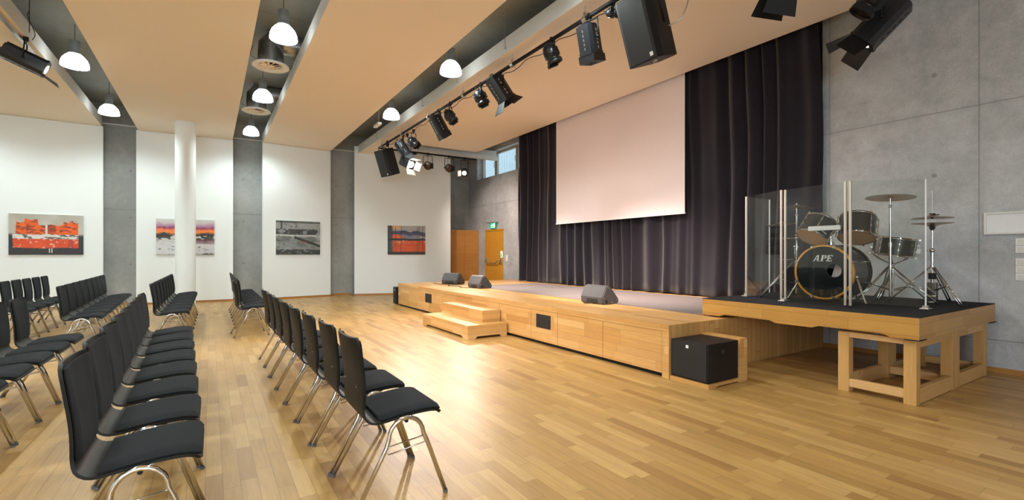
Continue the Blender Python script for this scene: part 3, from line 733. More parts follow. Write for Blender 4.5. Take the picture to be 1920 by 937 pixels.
def aim(d, roll=0):
    d = Vector(d).normalized()
    z = Vector((0, 0, 1)); y = z.cross(d).normalized() if abs(d.z) < .999 else Vector((0, 1, 0)); zz = d.cross(y)
    return Matrix((( d.x, y.x, zz.x, 0), (d.y, y.y, zz.y, 0), (d.z, y.z, zz.z, 0), (0, 0, 0, 1))) @ RX(roll)
def yoke(root, T, hw, clampz, yoff=0, m='black', back=-.0):
    """yoke through the body sides up to the clamp on the pipe"""
    a = T @ Vector((back, hw + .012, 0)); b = T @ Vector((back, -hw - .012, 0)); top = Vector((0, yoff, clampz - .06))
    w = (a - b); w.z = 0; w = w * .5
    pts = [a, a.lerp(top + w, .55), top + w * .95, top, top - w * .95, b.lerp(top - w, .55), b]
    MB().tube(pts, .009, 8).build('yoke', m, root)
    for s in (a, b): MB().ball(s, .020, 10).build('knob', m, root)
    MB().cyl((top.x, top.y, clampz - .07), (top.x, top.y, clampz - .02), .012, n=8).box(top.x - .03, top.x + .03, top.y - .02, top.y + .02, clampz - .03, clampz + .03, bev=.006).build('clamp', m, root)
def barndoor(root, T, x, s, angs=(.5, .5, .5, .5), size=.15, m='black', lit=None):
    """four flaps around the front at local x; s half-size"""
    for k in range(4):
        if angs[k] is None: continue
        R = RX(k * PI / 2); A = T @ R @ Tr(x, 0, s) @ RY(-angs[k])
        w = s * (1.0 if k % 2 == 0 else .9); w2 = w * (1.3 if k % 2 == 0 else 1.0)
        MB().add([(0, -w, 0), (0, w, 0), (size, w2, 0), (size, -w2, 0), (0, -w, .003), (0, w, .003), (size, w2, .003), (size, -w2, .003)],
                 [(3, 2, 1, 0), (4, 5, 6, 7), (0, 1, 5, 4), (1, 2, 6, 5), (2, 3, 7, 6), (3, 0, 4, 7)], False, A).build('barn_door', m, root)
SPOT = []
def boxlight(loc, d, label, pz=PZ, L=.38, hw=.12, hh=.115, doors=None, roll=0, lit=0, px=PX, py=None, ds=.16, dm='black'):
    """long ribbed theatre luminaire"""
    r = thing('stage_light', label, 'stage light', loc, 'stage lights on the pipe'); T = aim(d, roll)
    b = MB(T)
    sec = [(-hw, -hh * .6), (-hw * .75, -hh), (hw * .75, -hh), (hw, -hh * .6), (hw, hh * .6), (hw * .75, hh), (-hw * .75, hh), (-hw, hh * .6)]
    b.prism(sec, -L / 2, L / 2 - .03, 0)
    b.prism([(y * 1.05, z * 1.05) for y, z in sec], L / 2 - .03, L / 2, 0)
    b.prism([(y * .8, z * .8) for y, z in sec], -L / 2 - .02, -L / 2, 0)
    if lit == 3:  # hood hides the lens glow added to lamps that look unlit
        for q in ((-hw, hw, hh - .006, hh), (-hw, hw, -hh, -hh + .006), (-hw, -hw + .006, -hh, hh), (hw - .006, hw, -hh, hh)): b.box(L / 2 - .002, L / 2 + .09, *q)
    f = b; f.m = 1
    for k in range(5):
        x = -L / 2 + .05 + k * L * .15
        f.box(x, x + L * .09, -hw - .004, -hw, -.006, .006).box(x, x + L * .09, hw, hw + .004, -.006, .006).box(x, x + L * .09, -.006, .006, hh, hh + .004).box(x, x + L * .09, -.006, .006, -hh - .004, -hh)
    f.build('body', ['blackgloss', 'steel' if lit in (2, 3) else 'black'], r)
    MB(T).tube([(-L / 2 - .02, -.04, 0), (-L / 2 - .06, -.04, 0), (-L / 2 - .06, .04, 0), (-L / 2 - .02, .04, 0)], .008, 8).build('handle', 'black', r)
    MB(T).lathe([(hw * .78, 0), (hw * .6, .012), (.001, .02)], 20, Tr(L / 2 - .01, 0, 0) @ RY(PI / 2)).build('lens', 'lens_lit' if lit in (1, 3) else 'lens', r)
    yoke(r, T, hw, pz - loc[2], (py - loc[1]) if py is not None else 0, back=-.02)
    if doors: barndoor(r, T, L / 2, hw * .95, doors, ds, dm)
    return r
def parlight(loc, d, label, pz=PZ, R=.105, L=.25, roll=0, lit=0, py=None, flaps=None):
    r = thing('spotlight', label, 'stage light', loc, 'round spotlights on the pipe'); T = aim(d, roll)
    f = MB(T).lathe([(R * .45, -L * .62), (R * .8, -L * .52), (R, -L * .3), (R, L * .12), (R * .86, L * .14), (R * .86, L * .26), (R * 1.04, L * .28), (R * 1.04, L * .46), (R * .93, L * .46), (R * .90, L * .36)], 20, RY(PI / 2), True)
    for k in range(8):
        a = 2 * PI * k / 8; f.box(-L * .3, L * .1, -.005, .005, R * .98, R + .010, T=RX(a))
    f.build('body', 'blackgloss', r)
    MB(T).lathe([(R * .9, L * .34), (R * .5, L * .37), (.001, L * .38)], 20, RY(PI / 2)).build('lens', 'lens_lit' if lit else 'lens', r)
    MB(T).box(L * .30, L * .5, R * .75, R * 1.35, -R * .7, R * .7, bev=.006).build('gel_frame', 'black', r)
    yoke(r, T, R * 1.05, pz - loc[2], (py - loc[1]) if py is not None else 0)
    MB().tube(smooth([tuple(T @ Vector((-L * .62, 0, 0))), (T @ Vector((-L * .9, 0, 0)))[:2] + (pz - loc[2] - .06,), (.03, .14, pz - loc[2] - .03)]), .005, 5).build('cable', 'rubber', r)
    if flaps: barndoor(r, T, L * .46, R * .9, flaps, .13)
    return r
def spot(loc, d, e, size, colr=WARM, blend=.5, rad=.05, parent=None):
    ld = bpy.data.lights.new('beam', 'SPOT'); ld.energy = e; ld.spot_size = size; ld.spot_blend = blend; ld.color = colr; ld.shadow_soft_size = rad
    o = bpy.data.objects.new('beam', ld); col.objects.link(o)
    o.rotation_euler = Vector(d).to_track_quat('-Z', 'Y').to_euler()
    if parent: o.parent = parent; o.location = Vector(loc) - parent.location
    else: o.location = loc
    return o
def lit_from(r, d, e, size, off=.22, **k):
    dd = Vector(d).normalized(); spot(r.location + dd * off, d, e, size, parent=r, **k)

# along the long pipe, far to near
A = boxlight((4.02, 11.35, 3.88), (.55, -.15, -.85), 'black box stage light at the far pipe corner, beside the hanging loudspeaker', lit=3, doors=(None, .2, None, None))
B = parlight((4.10, 10.82, 3.935), (.5, -.55, -.65), 'small round black spotlight just right of the far box light')
FR = boxlight((4.10, 11.25, 3.53), (.35, -.75, -.40), 'lit stage light with shining barn doors below the far pipe corner', L=.30, doors=(.5, .4, .7, .5), lit=1, dm='greyboard')  # pale flap colour stands in for lamp light on black doors
C = boxlight((PX, 9.02, 3.915), (.5, -.05, -.85), 'black box stage light in the middle of the pipe, left of a round spotlight', lit=3)
D = parlight((PX, 8.46, 3.95), (.45, -.35, -.8), 'round black spotlight touching the middle box light', R=.10)
E_ = parlight((PX, 7.22, 3.97), (.35, -.25, -.85), 'round black spotlight left of the light with wide barn doors', R=.105)
F_ = boxlight((4.0, 6.66, 3.98), (.62, -.05, -.78), 'black box stage light with wide open barn doors below the pipe', L=.40, hw=.125, hh=.12, lit=3, doors=(None, 1.0, .9, None), ds=.2)
G_ = parlight((PX, 5.20, 4.004), (.38, -.15, -.9), 'round black spotlight hanging left of the near box light', R=.105)
H_ = boxlight((PX, 4.44, 3.91), (.25, .05, -.95), 'black box stage light hanging left of the big loudspeaker', L=.34, hw=.115, hh=.12, lit=3)
S_ = parlight((3.99, 4.07, 4.11), (.3, -.6, -.2), 'small black spotlight tucked behind the big loudspeaker', R=.05, L=.13)
J_ = boxlight((4.42, 2.3, 3.86), (.05, .35, -.9), 'black stage light cut by the top edge left of the concrete wall', doors=(.15, None, .1, None), py=PYN, ds=.20, roll=.5)
K_ = boxlight((6.42, 2.3, 3.90), (-.22, .66, -.72), 'large black stage light with warm lit barn doors in front of the concrete wall', L=.50, hw=.14, hh=.14, doors=(.5, .65, None, .65), lit=1, py=PYN, ds=.25)
KG = parlight((5.98, 2.24, 3.98), (-.25, .55, -.75), 'black cast spotlight overlapping the large stage light by the concrete wall', R=.12, L=.30)
# far cross pipe
Q1 = parlight((5.40, PYF, 3.88), (-.35, -.9, -.25), 'round black spotlight on the far cross pipe, left one facing forward', R=.115, flaps=None)
Q2 = parlight((6.08, PYF, 3.87), (-.25, -.9, -.25), 'round black spotlight on the far cross pipe, next to the shining lamp', R=.115)
Q3 = boxlight((6.60, PYF, 3.79), (-.45, -.8, -.33), 'brightly shining stage light at the right end of the far cross pipe', L=.27, hw=.10, hh=.10, doors=(None, .7, None, None), lit=1, ds=.15, dm='greyboard')  # flap coloured pale so that it reads as lit by the lamp
# left light on the raft edge
LL = boxlight((-2.22, 9.45, 4.05), (.9, .10, -.38), 'black stage light with lit lens under the left ceiling panel', L=.46, hw=.10, hh=.115, doors=(None, None, .25, None), lit=1, pz=4.35, ds=.2)
LL['group'] = 'stage lights on the ceiling track'
ct = thing('lighting_track', 'thin dark lighting track under the edge of the left ceiling panel', 'track', (-2.27, 9, 4.34))
part(MB().box(-2.30, -2.26, 2.5, 10.4, 4.33, 4.379), 'rail', 'steel', ct)
part(MB().tube(smooth([(-2.19, 9.6, 4.40), (-2.16, 9.6, 4.5), (-2.19, 9.4, 4.66), (-2.15, 9.3, 4.7)]), .005, 5).cyl((-2.15, 9.3, 4.4), (-2.15, 9.3, 5.0), .005, n=6), 'cable', 'rubber', ct)

# loudspeakers on the pipe
def speaker(loc, d, label, badge=-1):
    r = thing('loudspeaker', label, 'speaker', loc, 'loudspeakers on the pipe'); T = aim(d)
    h = .345
    sec = [(.185, -.195), (.185, .195), (.11, .21), (-.185, .15), (-.21, .10), (-.21, -.10), (-.185, -.15), (.11, -.21)]
    MB(T).prism(sec, -h, h, 2).build('cabinet', 'blackmat', r)
    MB(T).prism([(.186, -.19), (.196, -.16), (.196, .16), (.186, .19)], -h + .01, h - .01, 2).build('grille', 'grille', r)
    MB(T).box(.195, .199, .12, .16, -h + .035, -h + .075).build('badge', 'letter', r)
    MB(T).box(-.06, .05, -.196, -.190, -.16, -.150).box(.040, .05, -.200, -.190, -.24, -.150).build('recess', 'rubber', r)
    MB(T).lathe([(.05, -h - .004), (.05, -h), ], 20).lathe([(.03, -h - .006), (.001, -h - .006)], 16).box(-.12, -.08, -.10, -.06, -h - .01, -h).box(.08, .12, .08, .12, -h - .01, -h).build('pole_socket', 'steel', r)
    top = Vector((0, 0, PZ - loc[2] - .04))
    a = T @ Vector((0, .225, -.02)); b = T @ Vector((0, -.225, -.02)); up = T @ Vector((0, .225, h + .05)); ub = T @ Vector((0, -.225, h + .05))
    MB().tube([a, up, ub, b], .012, 8).box(-.03, .03, -.03, .03, top.z - .05, top.z + .09, bev=.006).build('bracket', 'black', r)
    return r
speaker((PX + .0, 3.52, 3.70), (-.94, .02, -.33), 'large black loudspeaker hanging from the near end of the pipe')
speaker((PX, 12.36, 3.70), (-.90, -.25, -.33), 'black loudspeaker hanging at the far corner of the pipe')
tag(MB().tube(smooth([(4.03, 3.35, 4.16), (4.16, 3.20, 4.10), (4.20, 3.18, 3.95), (4.16, 3.24, 3.75), (4.10, 3.36, 3.70)]), .007, 6).build('speaker_cable', 'steel'), 'grey cable looping behind the large hanging loudspeaker', 'cable')

# ================================================================ DRUM SHIELD
GZ0, GZ1 = RZ1 + .012, 1.99
sh = thing('drum_shield', 'clear acrylic shield panels standing in front of the drum kit', 'shield', (5.3, 2.6, RZ1))
g1, g2a, g2b, g3a, g3b, g4, g0 = (5.602, 3.402), (5.355, 2.845), (5.375, 2.812), (5.250, 2.172), (5.258, 2.132), (5.725, 1.693), (6.17, 3.43)
def pane(a, b):
    d = Vector((b[0] - a[0], b[1] - a[1])).normalized(); n = Vector((-d.y, d.x)) * .004
    q = [(a[0] - n.x, a[1] - n.y), (b[0] - n.x, b[1] - n.y), (b[0] + n.x, b[1] + n.y), (a[0] + n.x, a[1] + n.y)]
    part(MB().prism(q, GZ0 + .005, GZ1, 2), 'acrylic_panel', 'glass', sh)
for a, b in ((g1, g2a), (g2b, g3a), (g3b, g4), (g0, g1)): pane(a, b)
for a, nb, w in ((g1, g2a, .011), (g2a, g1, .0105), (g2b, g3a, .0105), (g3a, g2b, .0105), (g3b, g4, .0105), (g4, g3b, .006), (g0, g1, .006)):
    part(MB().box(a[0] - w, a[0] + w, a[1] - w, a[1] + w, RZ1 + .02, GZ1, bev=.003), 'edge_profile', 'alu' if w > .01 else 'greyboard', sh)
for a in (g1, ((g2a[0] + g2b[0]) / 2, (g2a[1] + g2b[1]) / 2), g4):
    part(MB().box(a[0] - .05, a[0] + .05, a[1] - .035, a[1] + .035, RZ1, RZ1 + .012, bev=.003).box(a[0] - .02, a[0] + .02, a[1] - .02, a[1] + .02, RZ1 + .012, RZ1 + .035), 'foot', 'alu', sh)

# ================================================================ DRUM KIT
def drumT(c, ax): return Tr(*c) @ Vector(ax).to_track_quat('Z', 'Y').to_matrix().to_4x4()
def drum(name, label, c, ax, R, D, wrap='drumwrap', bottom='headtan', top='headtan', lugs=6, group=None, hoop='chrome'):
    """c = centre of the lower/front head, ax points to the other head"""
    r = thing(name, label, 'drum', (c[0], c[1], c[2])); T = drumT((0, 0, 0), ax)
    if group: r['group'] = group
    MB(T).lathe([(R, .005), (R, D - .005)], 40).build('shell', wrap, r)
    MB(T).lathe([(.001, .004), (R * .5, .004), (R * .98, .006)], 40).build('resonant_head', bottom, r)
    MB(T).lathe([(R * .98, D - .006), (R * .5, D - .004), (.001, D - .004)], 40).build('batter_head', top, r)
    for z in (-.004, D - .016): MB(T).lathe([(R * .985, z), (R * 1.035, z), (R * 1.035, z + .008), (R * 1.02, z + .010), (R * 1.02, z + .02), (R * .985, z + .02), (R * .985, z)], 40).build('hoop', hoop, r)
    for k in range(lugs):
        a = 2 * PI * k / lugs + .3
        MB(T @ RZ(a)).cyl((R + .018, 0, 0), (R + .018, 0, D), .004, n=6).box(R - .002, R + .024, -.008, .008, D * .28, D * .40, bev=.003).box(R - .002, R + .024, -.008, .008, D * .60, D * .72, bev=.003).box(R, R + .026, -.007, .007, -.006, .014, bev=.002).box(R, R + .026, -.007, .007, D - .014, D + .006, bev=.002).build('lug', 'chrome', r)
    return r
# bass drum
BC = Vector((5.67, 2.557, 1.082)); BR = .292; BD = .42
bd = thing('bass_drum', 'large black bass drum with amber hoop lettered APE behind the shield', 'drum', (BC.x + .2, BC.y, RZ1))
TB = Tr(*BC) @ RY(PI / 2)
def PB(mb, n, m): return part(mb, n, m, bd)
PB(MB(TB).lathe([(BR - .008, .01), (BR - .008, BD - .01)], 56), 'shell', 'drumwrap')
for z, hm in ((-.012, 'hoopwood'), (BD - .028, 'black')):
    PB(MB(TB).lathe([(BR - .012, z), (BR + .006, z), (BR + .008, z + .02), (BR + .006, z + .04), (BR - .012, z + .04), (BR - .012, z)], 56), 'hoop', hm)
PB(MB(TB).lathe([(BR - .010, BD - .03), (BR - .010, BD - .036)], 56), 'hoop_inlay', 'chrome')
# front head with port hole lower right
hd = MB(); hc = (0.105, .02); hr = .075; n = 48; vo = []; vi = []
for k in range(n):
    a = 2 * PI * k / n; vo.append((BC.x + .002, BC.y - (BR - .012) * math.cos(a), BC.z + (BR - .012) * math.sin(a)))
    vi.append((BC.x + .002, BC.y - hc[0] - hr * math.cos(a), BC.z + hc[1] + hr * math.sin(a)))
hd.add(vo + vi, [(k, (k + 1) % n, n + (k + 1) % n, n + k) for k in range(n)])
PB(hd, 'front_head', 'headblack')
PB(MB(TB).lathe([(BR - .012, BD - .01), (.001, BD - .006)], 40), 'batter_head', 'headblack')
PB(MB().tube([(BC.x + .001, BC.y - hc[0] - hr * math.cos(2 * PI * k / 32), BC.z + hc[1] + hr * math.sin(2 * PI * k / 32)) for k in range(32)], .004, 6, closed=True), 'port_ring', 'rubber')
# pale damping pillow inside
PB(MB().prism([(BC.y - .17, .95), (BC.y - .03, .95 + .06), (BC.y - .08, 1.19), (BC.y - .19, 1.16)], BC.x + .10, BC.x + .14, 0), 'damping_pillow', 'screen')
for k in range(8):
    a = 2 * PI * k / 8 + PI / 8
    PB(MB(TB @ RZ(a)).box(BR - .014, BR + .016, -.014, .014, -.022, -.006, bev=.003).box(BR + .006, BR + .014, -.006, .006, -.01, .06).cyl((BR + .008, 0, .02), (BR + .008, 0, .11), .004, n=6), 'claw', 'chrome')
    PB(MB(TB @ RZ(a)).box(BR - .014, BR + .016, -.012, .012, BD + .002, BD + .014, bev=.003).cyl((BR + .008, 0, BD - .13), (BR + .008, 0, BD), .004, n=6).box(BR - .012, BR + .012, -.010, .010, BD - .15, BD - .09, bev=.003), 'claw', 'chrome')
# spurs
for s in (-1, 1):
    p0 = Vector((BC.x + .10, BC.y + s * (BR - .02), BC.z - .05)); p1 = Vector((BC.x + .02, BC.y + s * (BR + .10), RZ1 + .01))
    PB(MB().cyl(p0, p0.lerp(p1, .65), .012, n=10).cyl(p0.lerp(p1, .55), p1, .008, n=10).ball(p1 + Vector((0, 0, .004)), .010, 8).ball(p0, .026, 12), 'spur', 'chrome')
# tom holder
PB(MB().cyl((BC.x + .16, BC.y, BC.z + BR - .02), (BC.x + .16, BC.y, BC.z + BR + .04), .03, n=16).cyl((BC.x + .16, BC.y, BC.z + BR), (BC.x + .16, BC.y, 1.52), .014, n=12)
   .ball((BC.x + .16, BC.y, 1.52), .026).tube([(BC.x + .16, BC.y, 1.50), (BC.x + .19, BC.y + .10, 1.56)], .010).tube([(BC.x + .16, BC.y, 1.50), (BC.x + .22, BC.y - .10, 1.56)], .010)
   .box(BC.x + .12, BC.x + .20, BC.y - .05, BC.y + .05, BC.z + BR - .01, BC.z + BR + .008, bev=.004), 'tom_holder', 'chrome')
# lettering APE, slanted serif capitals on the head (y decreases to the right in the photo)
def letters():
    m = MB(); xh = BC.x - .0005
    def q(pts, ox):   # pts in letter units (0..1 wide, 0..1 high)
        sw, shh = .062, .068
        P = []
        for u, v in pts:
            uu = (u + .28 * v) * sw + ox
            P.append((BC.y - uu, BC.z + .118 + v * shh))
        m.prism(P, xh - .0015, xh, 0)
    def serif(u0, u1, v, ox): q([(u0, v), (u1, v), (u1, v + .08), (u0, v + .08)], ox)
    ox = -.105 + .0
    # A
    q([(.0, 0), (.14, 0), (.52, 1), (.40, 1)], ox); q([(.62, 0), (.92, 0), (.66, 1), (.46, 1)], ox); q([(.22, .27), (.72, .27), (.72, .39), (.27, .39)], ox)
    serif(-.08, .26, 0, ox); serif(.52, 1.02, 0, ox)
    ox += .068
    # P
    q([(.12, 0), (.40, 0), (.40, 1), (.12, 1)], ox); serif(-.02, .54, 0, ox); serif(-.02, .4, .92, ox)
    q([(.40, .90), (.68, .90), (.68, 1), (.40, 1)], ox); q([(.40, .42), (.68, .42), (.68, .52), (.40, .52)], ox)
    q([(.62, .42), (.80, .50), (.90, .62), (.90, .80), (.80, .94), (.62, 1)], ox)
    ox += .060
    # E
    q([(.12, 0), (.40, 0), (.40, 1), (.12, 1)], ox); q([(-.02, 0), (.86, 0), (.86, .10), (-.02, .10)], ox); q([(-.02, .9), (.86, .9), (.86, 1), (-.02, 1)], ox)
    q([(.4, .46), (.66, .46), (.66, .56), (.4, .56)], ox); q([(.76, 0), (.88, 0), (.88, .3), (.80, .12)], ox); q([(.78, .9), (.84, .72), (.88, .72), (.88, 1)], ox); q([(.60, .36), (.68, .36), (.68, .66), (.60, .66)], ox)
    return m
PB(letters(), 'lettering', 'letter')
# toms
t1 = Vector((.58, -.18, .79)).normalized(); t2 = Vector((.42, .10, .90)).normalized()
drum('tom_drum', 'smaller dark rack tom on the left above the bass drum, tilted sideways', (5.665, 2.68, 1.462), t1, .155, .24, lugs=6, group='rack toms above the bass drum')
drum('tom_drum', 'larger dark rack tom on the right above the bass drum, directly behind the glass seam', (5.97, 2.363, 1.455), t2, .168, .25, lugs=6, group='rack toms above the bass drum')
# pale phone-like pad / mute hanging between the toms
tag(MB().box(-.015, .015, -.145, .145, -.024, .024, T=Tr(5.50, 2.475, 1.555) @ RZ(.25) @ RX(-.02), bev=.004).cyl((5.50, 2.50, 1.535), (5.83, 2.555, 1.45), .007, n=8).build('microphone_bar', 'greyboard'), 'pale grey bar across the front of the two rack toms', 'bar')
# snare on stand
sn = drum('snare_drum', 'dark snare drum with chrome hoops on its stand, behind the tall cymbal pole', (6.60, 2.25, 1.262), Vector((.03, -.14, .98)), .198, .205, lugs=8)
MB(drumT((0, 0, 0), (.05, -.14, .98))).box(-.02, .02, -.235, -.195, .05, .11, bev=.004).box(-.035, .035, -.03 - .19, .0 - .19, -.012, .002).build('strainer', 'chrome', sn)
def tripod(r, c, zb, zt, R, m='chrome', n=3, rot=0, hub=.42):
    """folding double-braced tripod; coordinates relative to r.location"""
    x, y = c; z0 = RZ1 - r.location.z
    for k in range(n):
        a = rot + 2 * PI * k / n; dx, dy = math.cos(a), math.sin(a); px_, py_ = -dy * .012, dx * .012
        foot = Vector((x + dx * R, y + dy * R, z0 + .012)); top = Vector((x + dx * .02, y + dy * .02, z0 + hub)); mid = top.lerp(foot, .5); low = Vector((x + dx * .02, y + dy * .02, z0 + hub * .35))
        b = MB()
        for s in (-1, 1):
            o = Vector((px_, py_, 0)) * s; b.tube([top + o, foot + o], .007, 6); b.tube([low + o, mid + o], .005, 6)
        b.ball(mid, .014, 8)
        l = b.build('leg', m, r)
        MB().ball(foot + Vector((0, 0, .004)), .017, 8).build('rubber_foot', 'rubber', l)
    MB().cyl((x, y, z0 + hub - .03), (x, y, z0 + hub + .02), .022, n=12).cyl((x, y, z0 + hub * .35 - .015), (x, y, z0 + hub * .35 + .015), .018, n=12).build('leg_hub', m, r)
ss = thing('snare_stand', 'chrome basket stand holding the snare drum', 'stand', (6.60, 2.25, RZ1))
MB().cyl((0, 0, .05), (0, 0, .40), .012, n=12).ball((0, 0, .40), .022).build('tube', 'chrome', ss)
b = MB()
for k in range(3):
    a = 2 * PI * k / 3 + .4; b.tube([(0, 0, .40), (.14 * math.cos(a), .14 * math.sin(a), .47), (.205 * math.cos(a), .205 * math.sin(a), .52), (.21 * math.cos(a), .21 * math.sin(a), .56)], .007, 6)
b.build('basket', 'chrome', ss); tripod(ss, (0, 0), 0, 0, .30, rot=.9, hub=.30)
def cymbal_mesh(R, up=.03, bell=.045, T=None):
    m = MB(T); pr = [(.001, up), (bell * .6, up - .004), (bell, up - .016), (R * .5, up - .024), (R * .85, up - .031), (R, up - .036)]
    m.lathe(pr, 44); m.lathe([(r, z - .002) for r, z in pr][::-1], 44); return m
def cymbal_stand(c, z, R, label, slabel, tilt=(0, 0), foot=.30, rot=.3, hub=.38, base=None):
    r = thing('cymbal_stand', slabel, 'stand', (c[0], c[1], RZ1), 'cymbal stands')
    h = z - RZ1
    MB().cyl((0, 0, .05), (0, 0, h * .55), .0135, n=12).build('lower_tube', 'chrome', r)
    MB().cyl((0, 0, h * .55), (0, 0, h - .10), .010, n=12).build('upper_tube', 'chrome', r)
    MB().cyl((0, 0, h * .55 - .03), (0, 0, h * .55 + .02), .02, n=12).tube([(0, 0, h * .55), (.05, 0, h * .55 + .005)], .006).build('clamp', 'chrome', r)
    MB().ball((0, 0, h - .10), .018).cyl((0, 0, h - .12), (0, 0, h + .045), .006, n=8).tube([(.0, 0, h - .10), (.04, .02, h - .11)], .006).build('tilter', 'chrome', r)
    MB().cyl((0, 0, h + .02), (0, 0, h + .035), .012, n=10).build('wing_nut', 'steel', r)
    tripod(r, (0, 0), 0, 0, foot, rot=rot, hub=hub)
    o = cymbal_mesh(R, T=RX(tilt[0]) @ RY(tilt[1])).build('crash_cymbal', 'bronze', None, (c[0], c[1], z))
    tag(o, label, 'cymbal', 'crash cymbals')
cymbal_stand((6.33, 2.18), 1.905, .225, 'largest bronze crash cymbal, high on the right pole', 'tall straight chrome cymbal stand right of the bass drum', tilt=(0, .09), rot=.55, foot=.40)
cymbal_stand((5.99, 3.0), 1.85, .19, 'bronze crash cymbal above the left rack tom', 'tall chrome cymbal stand on the left behind the shield posts', tilt=(0.05, .05), rot=2.6, foot=.44, hub=.46)
# second cymbal lower left, on an arm clamped to that stand
r = [o for o in col.objects if o.name.startswith('cymbal_stand') and 'left' in o['label']][0]
L0 = Tr(0, 0, 1.35 - RZ1)
MB(L0).tube([(0, 0, .12), (-.10, .13, .12)], .009).tube([(-.10, .13, .05), (-.10, .13, .30)], .008).ball((0, 0, .12), .022).ball((-.10, .13, .12), .02).build('cymbal_arm', 'chrome', r)
MB(L0).tube([(0.0, 0, -.14), (-.12, .10, -.14)], .009).ball((0, 0, -.14), .024).tube([(-.02, .01, -.14), (-.02, .01, .02)], .007).ball((-.02, .01, .02), .018).build('clamp_arm', 'chrome', r)
tag(cymbal_mesh(.15, T=RX(-.10)).build('crash_cymbal', 'bronze', None, (5.89, 3.13, 1.645)), 'smaller bronze cymbal low on the left, behind the shield post', 'cymbal', 'crash cymbals')
# hi-hat
hh = thing('hi_hat_stand', 'chrome hi-hat stand with pedal at the right of the drum kit', 'stand', (6.49, 1.865, RZ1))
MB().cyl((0, 0, .03), (0, 0, .56), .016, n=14).build('lower_tube', 'chrome', hh)
MB().cyl((0, 0, .56), (0, 0, .80), .010, n=12).build('upper_tube', 'chrome', hh)
MB().ball((0, 0, .56), .026).tube([(0, 0, .56), (-.05, .03, .56)], .008).build('clamp', 'chrome', hh)
MB().cyl((0, 0, .80), (0, 0, 1.20), .003, n=6).build('pull_rod', 'steel', hh)
MB().cyl((0, 0, .79), (0, 0, .825), .024, n=14).cyl((0, 0, .775), (0, 0, .79), .016, n=14).build('cymbal_seat', 'rubber', hh)
MB().cyl((0, 0, .90), (0, 0, .925), .012, n=12).cyl((0, 0, .945), (0, 0, .955), .026, n=14).tube([(0, 0, .94), (.03, -.05, .94)], .005).build('clutch', 'rubber', hh)
MB().cyl((0, 0, .255), (0, 0, .32), .032, n=16).build('spring_housing', 'rubber', hh)
tripod(hh, (0, 0), 0, 0, .36, rot=-.12, hub=.38, n=3)
MB().box(-.12, .03, -.035, .035, .008, .016, T=RZ(.3)).box(-.10, .0, -.03, .03, .05, .056, T=RZ(.3) @ RY(.3)).box(-.035, -.028, -.04, .04, .0, .22).box(.028, .035, -.04, .04, .0, .22).build('pedal', 'chrome', hh)
for (zz, up, lb) in ((1.625, .03, 'upper bronze hi-hat cymbal of the pair on the right stand'), (1.605, .03, 'lower bronze hi-hat cymbal, upturned under its twin')):
    T = None if zz > 1.62 else RX(PI)
    tag(cymbal_mesh(.178, .036, .05, T=T).build('hi_hat_cymbal', 'bronze', None, (6.49, 1.865, zz + (.036 if T is None else -.0))), lb, 'cymbal', 'hi-hat cymbals')
# bass pedal and throne behind the bass drum
pd = thing('bass_pedal', 'black and chrome pedal on the riser behind the bass drum', 'pedal', (6.20, 2.5, RZ1))
MB().box(-.02, .20, -.05, .05, 0, .012).box(.0, .2, -.04, .04, .03, .04, T=RY(-.12)).build('footboard', 'steel', pd)
MB().box(-.03, -.01, -.06, -.05, 0, .22).box(-.03, -.01, .05, .06, 0, .22).cyl((-.02, -.06, .2), (-.02, .06, .2), .008).tube([(-.02, 0, .2), (-.06, 0, .30)], .005).ball((-.06, 0, .31), .022).build('post', 'chrome', pd)

# ================================================================ PAINTINGS
def vnoise(seed):
    rr = random.Random(seed); tab = [rr.random() for _ in range(4096)]
    def h(i, j): return tab[(i * 73 + j * 179 + (i * j) * 7) % 4096]
    def f(x, y):
        i, j = math.floor(x), math.floor(y); u, v = x - i, y - j; u = u * u * (3 - 2 * u); v = v * v * (3 - 2 * v)
        return (h(i, j) * (1 - u) + h(i + 1, j) * u) * (1 - v) + (h(i, j + 1) * (1 - u) + h(i + 1, j + 1) * u) * v
    return lambda x, y: .55 * f(x, y) + .3 * f(x * 2.1 + 9, y * 2.1) + .15 * f(x * 4.3, y * 4.3 + 5)
def mixc(a, b, t): t = max(0, min(1, t)); return tuple(a[i] + (b[i] - a[i]) * t for i in range(3))
WHT, GRY, BLK, ORG, RED, DRK = H('#dcdcd8'), H('#a9aaa6'), H('#2b2b2c'), H('#e8641c'), H('#cf4420'), H('#4b2420')
